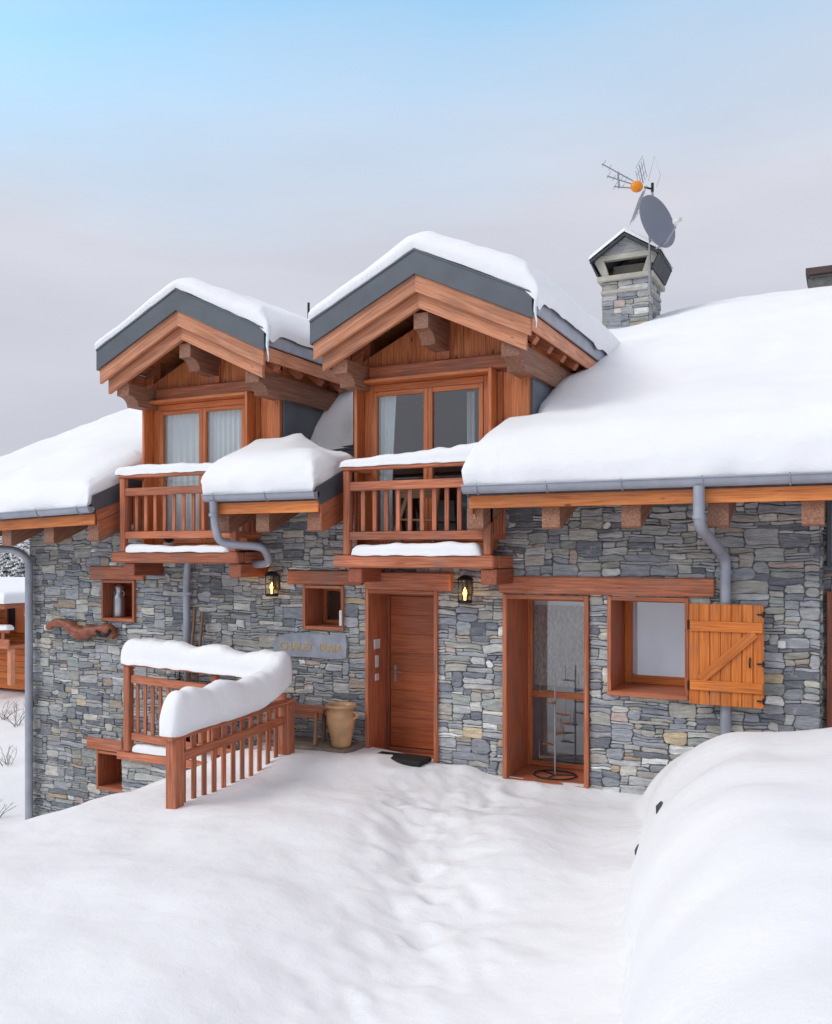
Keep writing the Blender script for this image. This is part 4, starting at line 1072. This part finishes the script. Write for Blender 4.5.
# milk can in the niche
can = thing('milk_can', 'grey metal milk can standing in the wall niche', 'milk can', (-10.03, 10.42, -1.01))
mp_ = (-10.19, 10.36, -1.008)
m = MB(); m.lathe(mp_, [(0, 0), (.085, 0), (.09, .02), (.09, .28), (.085, .31), (.06, .36), (.058, .42), (.07, .44), (.07, .455), (0, .46)], 28); m.build('body', 'steel', can)
m = MB(); m.lathe(V(mp_)+V((0, 0, .456)), [(.074, 0), (.074, .02), (.03, .045), (.02, .06), (0, .06)], 24); m.build('lid', 'steel', can)
for s_ in (-1, 1):
    m = MB(); c = V(mp_)+V((s_*.06, 0, .37)); m.tube([c+V((s_*.045*math.sin(math.pi*i/8), 0, .045-.1*i/8)) for i in range(9)], .007, 6); m.build('handle', 'steel', can)

# carved wooden yoke on the wall
yk = MB()
pts = [(-11.42, -1.20), (-11.30, -1.13), (-11.15, -1.11), (-11.0, -1.13), (-10.87, -1.20), (-10.75, -1.25), (-10.62, -1.25), (-10.48, -1.21), (-10.35, -1.20), (-10.22, -1.17), (-10.10, -1.19), (-10.0, -1.28)]
rr = [.045, .06, .065, .07, .10, .105, .10, .085, .07, .085, .085, .06]
P3 = [V((x, 10.08, z)) for x, z in pts]
fine = []; rf = []
for i in range(len(P3)-1):
    for k in range(4): fine.append(P3[i].lerp(P3[i+1], k/4)); rf.append((rr[i]+(rr[i+1]-rr[i])*k/4)*(1+.12*math.sin(i*4+k)))
fine.append(P3[-1]); rf.append(rr[-1])
yk.tube(fine, rf, 12)
yoke = thing('wooden_yoke', 'carved reddish wooden ox yoke mounted flat on the stone wall', 'yoke', (-10.7, 10.1, -1.2))
yk.build('yoke_bar', 'jamb', yoke)
m = MB(); m.lathe((-11.44, 10.08, -1.25), [(0, 0), (.035, .01), (.045, .05), (.04, .09), (0, .1)], 14); m.build('end_knob', 'white', yoke)
m = MB(); m.tube([(-10.3, 10.0, -1.2), (-10.22, 9.99, -1.27), (-10.1, 10.0, -1.27), (-10.02, 10.0, -1.18)], .025, 8); m.build('leather_strap', 'black', yoke)

# two poles leaning on the wall
for k, (a, b, lb) in enumerate((((-8.43, 9.78, -2.81), (-8.50, 10.13, -.80), 'left of two wooden poles leaning on the wall by the grey downpipe'), ((-8.31, 9.80, -2.81), (-8.36, 10.13, -.86), 'right of two wooden poles leaning on the wall by the grey downpipe'))):
    m = MB(); m.beam(a, b, .03, .045, bev=.008); tag(m.build('wooden_pole', 'oldwood'), lb, 'pole', 'wooden poles leaning on the wall')

# house sign
sg = thing('house_sign', 'grey blue slate plaque with gilt lettering under the small window', 'sign', (-6.56, 10.15, -1.24))
m = MB()
out = [(-7.14, -1.41), (-7.0, -1.43), (-6.6, -1.42), (-6.2, -1.43), (-5.99, -1.41), (-5.98, -1.22), (-6.0, -1.10), (-6.3, -1.11), (-6.7, -1.10), (-6.95, -1.12), (-7.08, -1.17), (-7.15, -1.24)]
m.prism([(x, 10.145, z) for x, z in out], (0, .05, 0)); m.build('plaque', 'plaque', sg)
def text(s, x, y, z, size, width, mat, parent, name='lettering'):
    cu = bpy.data.curves.new(name, 'FONT'); cu.body = s; cu.size = size; cu.extrude = .003; cu.align_x = 'CENTER'
    to = bpy.data.objects.new(name, cu); C.objects.link(to)
    dg = bpy.context.evaluated_depsgraph_get(); me = bpy.data.meshes.new_from_object(to.evaluated_get(dg)); bpy.data.objects.remove(to)
    xs = [v.co.x for v in me.vertices]; w = max(xs)-min(xs); k = width/w
    for v in me.vertices: v.co = V((x+v.co.x*k, y-v.co.z, z+v.co.y))
    me.materials.clear(); me.materials.append(M[mat]); o = bpy.data.objects.new(name, me); C.objects.link(o); o.parent = parent; o.location = -world_loc(parent); return o
text('CHALET', -6.77, 10.142, -1.335, .15, .54, 'gold', sg)
text('IRAIA', -6.22, 10.142, -1.335, .15, .36, 'gold', sg)

# thermometer
m = MB(); m.box(-6.075, -6.035, 10.105, 10.138, -.98, -.77, bev=.008); tag(m.build('thermometer', 'white'), 'white wall thermometer on the small window frame left of the door', 'thermometer')
m = MB(); m.box(-.69, -.61, 10.14, 10.19, -1.02, -.94, bev=.008); tag(m.build('socket_box', 'white'), 'small pale square box on the stone right of the orange shutter', 'box')
m = MB(); m.box(-5.45, -4.72, 9.78, 10.13, -2.64, -2.57, bev=.02); tag(m.build('door_mat', 'black'), 'black door mat half under snow at the front door', 'mat')

# lanterns
def lantern(x, zt, label):
    t = thing('wall_lantern', label, 'lantern', (x, 10.05, zt-.17), 'black wall lanterns with a lit candle bulb')
    y = 10.04; w = .085
    m = MB(); m.box(x-.05, x+.05, 10.14, 10.165, zt-.25, zt-.05); m.box(x-.012, x+.012, y+.06, 10.14, zt-.04, zt-.015); m.build('bracket', 'iron', t)
    m = MB(); m.lathe((x, y, zt-.055), [(0, .055), (.03, .05), (.07, .03), (w+.015, 0), (w+.015, -.012), (0, -.012)], 24)
    m.lathe((x, y, zt-.345), [(0, 0), (w+.005, 0), (w+.005, .035), (0, .035)], 24)
    for k in range(4):
        a = math.pi/4+k*math.pi/2; m.box(x+math.cos(a)*w-.006, x+math.cos(a)*w+.006, y+math.sin(a)*w-.006, y+math.sin(a)*w+.006, zt-.31, zt-.065, bev=.002)
    m.build('lantern_body', 'iron', t)
    m = MB(); m.lathe((x, y, zt-.31), [(w-.012, 0), (w-.012, .245)], 24); m.build('glass', 'lglass', t)
    m = MB(); m.lathe((x, y, zt-.31), [(0, 0), (.014, 0), (.014, .04), (.022, .06), (.026, .085), (.018, .12), (.0, .16)], 16); m.build('bulb', 'flame', t)
    li = bpy.data.lights.new('lantern_light', 'POINT'); li.energy = 2.2; li.color = (1, .6, .25); li.shadow_soft_size = .04
    lo = bpy.data.objects.new('lantern_light', li); C.objects.link(lo); lo.parent = t; lo.location = V((x, y-.02, zt-.2))-V(t.location)
lantern(-7.1, -.26, 'lit black lantern between the left balcony and the small window')
lantern(-4.24, -.28, 'lit black lantern under the right balcony, right of the front door')

# plants and chair on the balconies
pl = thing('potted_plant', 'small green plant pot on the left balcony floor', 'plant', (-8.75, 9.85, .0))
m = MB(); m.lathe((-8.75, 9.86, .0), [(0, 0), (.07, 0), (.09, .13), (.08, .13), (0, .12)], 16); m.build('pot', 'concrete', pl)
m = MB(); rg = random.Random(8)
for i in range(90):
    a = rg.uniform(0, 6.28); c = V((-8.75, 9.86, .13)); d = V((math.cos(a), math.sin(a), rg.uniform(.4, 1.6))).normalized()*rg.uniform(.08, .17); s_ = d.cross(UP).normalized()*.014
    m.add([c-s_, c+s_, c+d*.7+s_, c+d], [(0, 1, 2, 3)])
m.build('foliage', 'green', pl)
chr_ = thing('folding_chair', 'weathered wooden chair folded behind the right balcony railing', 'chair', (-4.75, 9.9, -.04))
m = MB(); m.beam((-4.95, 9.78, -.04), (-5.15, 9.95, .84), .03, .05, bev=.006); m.build('leg', 'oldwood', chr_)
m = MB(); m.beam((-4.55, 9.78, -.04), (-4.55, 9.95, .80), .03, .05, bev=.006); m.build('leg', 'oldwood', chr_)
m = MB(); m.beam((-5.2, 9.82, -.04), (-4.92, 9.84, .72), .03, .05, bev=.006); m.build('leg', 'oldwood', chr_)
m = MB(); m.beam((-5.0, 9.88, .40), (-4.5, 9.88, .38), .22, .025, bev=.006); m.build('seat', 'oldwood', chr_)
m = MB(); m.beam((-5.13, 9.95, .74), (-4.55, 9.95, .72), .02, .12, bev=.006); m.build('backrest', 'oldwood', chr_)

# spiral plant stand in the French window
ps = thing('spiral_stand', 'thin metal spiral stand with small wooden steps in the French window', 'stand', (-3.24, 10.52, -2.74))
bx, by, bz = -3.24, 10.50, -2.735
m = MB()
m.tube([(bx+.26*math.cos(a), by+.22*math.sin(a), bz+.012) for a in [2*math.pi*i/36 for i in range(37)]], .009, 6)
for k in range(3):
    a = k*2.09+.4; m.tube([(bx, by, bz+.012), (bx+.26*math.cos(a), by+.22*math.sin(a), bz+.012)], .008, 6)
m.build('base', 'iron', ps)
m = MB(); m.tube([(bx, by, bz), (bx, by, bz+1.25)], .012, 8); m.build('pole', 'steel', ps)
for k in range(7):
    a = math.radians(200-k*58); z = bz+.22+k*.135
    m = MB(); c = V((bx, by, z)); p = [c]
    for q in range(5):
        aa = a-.32+.16*q; p.append(c+V((.2*math.cos(aa), .17*math.sin(aa), 0)))
    m.prism(p, (0, 0, .014)); m.tube([(bx+.19*math.cos(a), by+.16*math.sin(a), z), (bx+.19*math.cos(a), by+.16*math.sin(a), z+.20)], .004, 5); m.build('step', 'oldwood', ps)

# ------------------------------------------------------------------ dish and aerial
mastb = V((-3.12, 16.22, 5.0))
dish = thing('satellite_dish', 'round grey satellite dish tilted beside the chimney', 'satellite dish', mastb)
m = MB(); m.tube([V((-3.24, 16.2, 4.62)), V((-3.24, 16.2, 6.20))], .022, 8); m.tube(fillet([V((-3.24, 16.2, 6.18)), V((-3.24, 16.2, 6.30)), V((-3.19, 16.2, 6.36)), V((-3.19, 16.2, 6.50))], .05), .022, 8); m.build('mast', 'alu', dish)
for z in (4.75, 5.2):
    m = MB(); m.box(-3.27, -3.2, 16.19, 16.3, z, z+.03); m.build('wall_bracket', 'alu', dish)
dn = (CR*.60-CF*.76+UP*.2).normalized()
dc = V((-3.24, 16.2, 5.86))-CF*.10+CR*.03
m = MB(); Rr = .48; prof_ = []
for i in range(9): r = Rr*i/8; prof_.append((r, .22*(r/Rr)**2*.5))
prof_ += [(Rr+.012, .115), (Rr+.012, .095)]
for i in range(8, -1, -1): r = Rr*i/8; prof_.append((r, .22*(r/Rr)**2*.5-.012))
m.lathe(dc, prof_, 40, axis=dn); m.build('reflector', 'dish', dish)
low = dc-(UP-dn*UP.dot(dn)).normalized()*.46+dn*.1
lnb = dc+dn*.50-UP*.20
m = MB(); m.tube(fillet([low-dn*.12, low+dn*.1, lnb-UP*.08], .06), .016, 8); m.tube([low+CF*.1, lnb-UP*.1], .008, 6); m.build('feed_arm', 'alu', dish)
m = MB(); m.lathe(lnb+dn*.04, [(0, -.08), (.055, -.08), (.06, -.05), (.04, -.02), (.04, .06), (0, .06)], 16, axis=dn); m.build('receiver', 'white', dish)

ae = thing('tv_aerial', 'television aerial with an orange box above the chimney', 'aerial', (-3.17, 16.2, 6.7))
ac = V((-3.19, 16.2, 6.52))
def Q(dx, dz, df=0): return ac+CR*dx/55.+UP*dz/55.+CF*df/55.   # offsets on the aerial given in 1/55 m units
m = MB(); m.tube([Q(0, 0), Q(-8, 2)], .018, 8); m.tube([Q(0, -3), Q(0, 6)], .026, 8); m.build('clamp', 'iron', ae)
m = MB(); bm = bmesh.new(); bmesh.ops.create_icosphere(bm, subdivisions=3, radius=1)
cc = Q(-15.5, 2.5)
m.add([cc+CR*v.co.x*.115+UP*v.co.z*.105+CF*v.co.y*.07 for v in bm.verts], [[v.index for v in f.verts] for f in bm.faces], smooth=True); bm.free(); m.build('dipole_box', 'orange', ae)
for (a, b) in (((-50, 25), (-19, 8)), ((-45, 13), (-20, 5)), ((-38, 2.5), (-20, 1))):
    m = MB(); m.tube([Q(*a), Q(*b)], .011, 6); m.build('boom', 'alu', ae)
m = MB(); m.box(0, 0, 0, 0, 0, 0) if False else m.tube([Q(-34, 17), Q(-33, 1)], .02, 6); m.build('spreader', 'alu', ae)
for k, (a, b) in enumerate((((-48, 25), 9), ((-43, 14), 9), ((-37, 3), 9), ((-42, 21), 7), ((-38, 11), 7), ((-30, 11), 6), ((-29, 3), 6), ((-26, 10), 6))):
    m = MB(); m.tube([Q(a[0], a[1], -b*.9), Q(a[0], a[1], b*.9)], .005, 5); m.build('director', 'alu', ae)
for s_ in (-1, 1):
    m = MB()
    for k in range(5):
        f_ = (k-2)*7
        m.tube([Q(-9, s_*5+2, f_), Q(-14+(-2 if s_ > 0 else -7), s_*27+2, f_)] if False else [Q(-9, s_*4+2, f_), Q(-13 if s_ > 0 else -19, s_*(24 if s_ > 0 else 30), f_)], .006 if k != 2 else .011, 5)
    for t in (.3, .65, 1):
        e = -9+((-13 if s_ > 0 else -16)+9)*t; h_ = (s_*4+2)+(s_*27-s_*4-2)*t
        m.tube([Q(e, h_, -14), Q(e, h_, 14)], .005, 5)
    m.build('reflector_grid', 'alu', ae)
for s_ in (1,):
    m = MB(); m.tube([Q(-4, 8), Q(2, 33), Q(8, 14), Q(4, 2)], .004, 5); m.build('reflector_wire', 'alu', ae)

# ================================================================== BACKGROUND
# neighbouring chalet on the left
nb_ = thing('wooden_chalet', 'orange timber chalet with snowy roof far left behind the downpipe', 'house', (-28, 22, -4))
def nbx(x0, x1, y0, y1, z0, z1, mat, nm):
    m = MB(); m.box(x0, x1, y0, y1, z0, z1); return m.build(nm, mat, nb_)
m = MB()
for i in range(12): m.box(-36, -24.35, 20.6, 20.8, -4.2+i*.2, -4.2+(i+1)*.2-.01)
m.box(-24.34, -24.1, 20.6, 29, -4.2, -1.72); m.box(-36, -24.35, 20.85, 29, -4.6, -1.75); m.build('wall', 'shutter', nb_)
for x in (-26.7, -25.2):
    m = MB(); m.frame(x, x+.55, -2.65, -1.6, 20.5, 20.6, .08); w_ = m.build('window', 'frame', nb_)
    m = MB(); m.box(x+.05, x+.5, 20.56, 20.57, -2.6, -1.65, bev=.001); m.build('pane', 'black', nb_)
for x in (-25.95, -24.45):
    nbx(x-.2, x+.22, 20.5, 20.57, -2.65, -1.6, 'fascia', 'shutter')
bal = nbx(-36, -23.7, 19.4, 20.5, -3.05, -2.95, 'beam', 'balcony')
m = MB(); m.box(-36, -23.7, 19.4, 19.45, -2.95, -2.75); m.box(-36, -23.7, 19.4, 19.45, -2.55, -2.45)
for i in range(60): m.box(-35.9+i*.2, -35.9+i*.2+.13, 19.46, 19.48, -3.0, -2.45)
m.build('balcony_rail', 'beam', nb_)
for x in (-27.5, -25.6, -23.8): nbx(x-.08, x+.08, 19.5, 19.66, -4.2, -3.06, 'barge', 'post')
m = MB(); m.prism([(-36.5, 19.0, -1.62), (-36.5, 25, -1.42), (-36.5, 25, -1.52), (-36.5, 19.0, -1.76)], (13.1, 0, 0)); m.prism([(-36.5, 31, -1.62), (-36.5, 25, -1.42), (-36.5, 25, -1.52), (-36.5, 31, -1.76)], (13.1, 0, 0)); m.build('roof', 'beam', nb_)
def nsn(x, y):
    d = min(x+36.6, -23.3-x, y-18.9, 31.1-y); b = -1.62+(y-19)*.2/6 if y < 25 else -1.62+(31-y)*.2/6
    return (x, y, b+.02+.36*prof(d, .35, 2.4)+.03*fb(x, y, .6, 4))
tag(height_mesh('roof_snow', lines(-36.6, -23.3, .4, [-36.6, -23.3]), lines(18.9, 31.1, .3, [18.9, 31.1]), nsn), 'snow layer on the roof of the distant orange chalet', 'roof snow')
snow_strip('rail_snow', [(-36, 19.42, -2.44), (-23.6, 19.42, -2.44)], .3, .14, 'snow ridge on the balcony rail of the distant orange chalet', 31)

# snow laden conifers
def conifer(p, h, r, seed, n=26):
    t = thing('snowy_conifer', '', 'tree', p, 'snow laden conifers beyond the left chalet')
    rg = random.Random(seed); m = MB(); m.tube([V(p), V(p)+V((0, 0, h))], [.02*h, .02], 8); m.build('trunk', 'twig', t)
    m = MB(); sn = MB()
    for lv in range(n):
        t_ = lv/n; z = h*(.12+.86*t_); rad = r*(1-t_)**.85+.1
        k = max(5, int(13*(1-t_)+4))
        for q in range(k):
            a = 6.283*(q+rg.random())/k; L1 = rad*rg.uniform(.75, 1.1); d = V((math.cos(a), math.sin(a), 0)); sd = V((-math.sin(a), math.cos(a), 0))
            b0 = V(p)+V((0, 0, z)); segs = 7
            for g in range(segs):
                for side in (-1, 1):
                    u = (g+rg.random())/segs; c = b0+d*L1*u+UP*(-.32*L1*u*u*1.2)
                    w_ = L1*.30*(1-u*.6)*rg.uniform(.6, 1.2); tip = c+sd*side*w_+d*w_*.5-UP*w_*.35
                    m.add([c-d*.05*L1, c+d*.09*L1, tip], [(0, 1, 2)], mi=0)
                    if rg.random() < .62:
                        o = UP*(.05+.03*rg.random())*1.2; sn.add([c-d*.06*L1+o, c+d*.08*L1+o, c+(tip-c)*.8+o*.8, c+sd*side*w_*.25+o*2.0], [(0, 1, 3), (1, 2, 3), (2, 0, 3)])
    m.build('crown', 'green', t); sn.build('snow_load', 'snow', t); return t
specs = [((-43.6, 35.8, -6), 7.6, 2.4, 'nearest'), ((-47.5, 38.0, -6), 8.8, 2.8, ''), ((-40.6, 34.2, -6), 6.9, 2.3, ''), ((-52, 40.5, -6), 9.4, 3.0, ''), ((-50.0, 42.8, -6), 9.6, 2.6, '')]
lbl = ['snow laden conifer rising right behind the middle of the distant chalet roof', 'tall snow laden conifer at the back left of the distant chalet', 'shortest snow laden conifer close to the grey corner downpipe', 'tallest snow laden conifer at the far left edge', 'snow laden conifer farthest back between the others behind the distant roof']
for i, (p, h, r, _) in enumerate(specs):
    t = conifer(p, h, r, 50+i); t['label'] = lbl[i]

# bare shrubs poking through the snow on the left
def twigs(x, y, seed, hh, label):
    z = ground(x, y); t = MB(); rg = random.Random(seed)
    for i in range(9):
        a = rg.uniform(0, 6.28); b = V((x+rg.uniform(-.1, .1), y+rg.uniform(-.1, .1), z-.1)); pts = [b]
        d = V((math.cos(a)*.5, math.sin(a)*.5, 1)).normalized()
        for k in range(5): d = (d+V((rg.uniform(-.25, .25), rg.uniform(-.25, .25), rg.uniform(-.3, .1)))).normalized(); pts.append(pts[-1]+d*hh/5)
        t.tube(pts, [.008*(1-k/7) for k in range(6)], 5)
        for k in (2, 3, 4):
            e = (d+V((rg.uniform(-1, 1), rg.uniform(-1, 1), .3))).normalized(); t.tube([pts[k], pts[k]+e*hh*.25], [.004, .002], 4)
    tag(t.build('bare_shrub', 'twig'), label, 'shrub', 'bare shrubs on the left snow slope')
twigs(-15.4, 12.2, 1, .5, 'bare arching twigs in the snow close to the lower corner downpipe')
twigs(-18.6, 15.2, 2, .6, 'bare shrub halfway up the left snow slope')
twigs(-21.6, 17.9, 3, .9, 'bare upright shrub in the snow just below the distant chalet')
twigs(-22.6, 18.4, 4, .7, 'thin bare shrub at the left foot of the distant chalet')

# far hills, seen only mirrored in the panes and from other sides
def hills(name, ang0, ang1, dist, hgt, seed):
    vs = []; fs = []; n = 90; rows = 10
    for r_ in range(rows+1):
        for i in range(n+1):
            a = ang0+(ang1-ang0)*i/n; t = r_/rows; D = dist+t*dist*.8
            z = -6+hgt*ss(0, 1, t)*(1+.35*fb(math.cos(a)*3, math.sin(a)*3, 1.2, seed))+6*fb(math.cos(a)*20, math.sin(a)*20+t*9, 1, seed+3)
            vs.append((D*math.sin(a), D*math.cos(a), z))
    for r_ in range(rows):
        for i in range(n): fs.append((r_*(n+1)+i, r_*(n+1)+i+1, (r_+1)*(n+1)+i+1, (r_+1)*(n+1)+i))
    m = MB(); m.add(vs, fs, [(0, 0, 0)]*len(vs), 0, True); return tag(m.build(name, FOR), 'wooded winter hills', None, kind='structure')
fm, nt, b, o_ = newmat('winter_forest')
geo = N(nt, 'ShaderNodeNewGeometry'); nn = N(nt, 'ShaderNodeTexNoise'); nn.inputs['Scale'].default_value = .06; nn.inputs['Detail'].default_value = 8; L(nt, geo.outputs['Position'], nn.inputs['Vector'])
rr_ = ramp(nt, [(.4, sl(40, 50, 50)), (.62, sl(70, 80, 82)), (.75, sl(170, 176, 186))], nn.outputs['Fac']); L(nt, rr_.outputs[0], b.inputs['Base Color']); b.inputs['Roughness'].default_value = .9
FOR = fm
hills('hills', R(95), R(265), 420, 80, 3)

# ================================================================== LIGHT
SUN_AZ, SUN_EL = R(222), R(42)   # azimuth clockwise from +Y
w = bpy.data.worlds.new('World'); SC.world = w; w.use_nodes = True; nt = w.node_tree; nt.nodes.clear()
out = N(nt, 'ShaderNodeOutputWorld'); bg = N(nt, 'ShaderNodeBackground'); bg.inputs['Strength'].default_value = .1; L(nt, bg.outputs[0], out.inputs[0])
sky = N(nt, 'ShaderNodeTexSky'); sky.sky_type = 'NISHITA'; sky.sun_disc = False; sky.sun_elevation = SUN_EL; sky.sun_rotation = SUN_AZ; sky.altitude = 1500; sky.air_density = 1; sky.dust_density = 1.5
tc = N(nt, 'ShaderNodeTexCoord'); sep = N(nt, 'ShaderNodeSeparateXYZ'); L(nt, tc.outputs['Generated'], sep.inputs[0])
mp = N(nt, 'ShaderNodeMapping'); mp.inputs['Scale'].default_value = (1.6, 1.6, 4.5); L(nt, tc.outputs['Generated'], mp.inputs[0])
n1 = N(nt, 'ShaderNodeTexNoise'); n1.inputs['Scale'].default_value = 1.5; n1.inputs['Detail'].default_value = 4; n1.inputs['Roughness'].default_value = .45; L(nt, mp.outputs[0], n1.inputs['Vector'])
md = N(nt, 'ShaderNodeMath', operation='MULTIPLY_ADD'); L(nt, n1.outputs['Fac'], md.inputs[0]); md.inputs[1].default_value = .16; L(nt, sep.outputs['Z'], md.inputs[2])
dl = N(nt, 'ShaderNodeVectorMath', operation='DOT_PRODUCT'); L(nt, tc.outputs['Generated'], dl.inputs[0]); dl.inputs[1].default_value = (-.9, -.44, 0)
md2 = N(nt, 'ShaderNodeMath', operation='MULTIPLY_ADD'); L(nt, dl.outputs['Value'], md2.inputs[0]); md2.inputs[1].default_value = .08; L(nt, md.outputs[0], md2.inputs[2])
# cloud cover by height: solid deck low down, thinning towards blue above 28 degrees, broken overhead
cov = ramp(nt, [(.42, (1, 1, 1, 1)), (.50, (.72, .72, .72, 1)), (.60, (.1, .1, .1, 1)), (.72, (.6, .6, .6, 1)), (.85, (1, 1, 1, 1))], md2.outputs[0])
mp2 = N(nt, 'ShaderNodeMapping'); mp2.inputs['Scale'].default_value = (1.1, 1.1, 5); mp2.inputs['Location'].default_value = (3, 1, 0); L(nt, tc.outputs['Generated'], mp2.inputs[0])
n2 = N(nt, 'ShaderNodeTexNoise'); n2.inputs['Scale'].default_value = 1.8; n2.inputs['Detail'].default_value = 5; L(nt, mp2.outputs[0], n2.inputs['Vector'])
cz = ramp(nt, [(.0, (5.9, 6.1, 6.7, 1)), (.12, (6.0, 6.15, 6.9, 1)), (.3, (6.7, 6.85, 7.6, 1)), (.5, (7.3, 7.3, 8.0, 1)), (1, (8.6, 8.2, 8.4, 1))], sep.outputs['Z'])
nr = ramp(nt, [(.3, (.90, .91, .93, 1)), (.7, (1.07, 1.06, 1.06, 1))], n2.outputs['Fac'])
cc_ = mixc(nt, 1.0, cz.outputs[0], nr.outputs[0], 'MULTIPLY')
skc = mixc(nt, 1.0, sky.outputs[0], (3.7, 4.4, 3.6, 1), 'MULTIPLY')
L(nt, mixc(nt, cov.outputs[0], skc, cc_), bg.inputs['Color'])
sl_ = bpy.data.lights.new('sun', 'SUN'); sl_.energy = 1.25; sl_.angle = R(25); sl_.color = (1, .955, .91)
so = bpy.data.objects.new('sun', sl_); C.objects.link(so)
dirv = V((math.sin(SUN_AZ)*math.cos(SUN_EL), math.cos(SUN_AZ)*math.cos(SUN_EL), math.sin(SUN_EL)))
so.rotation_euler = dirv.to_track_quat('Z', 'Y').to_euler(); so.location = dirv*30
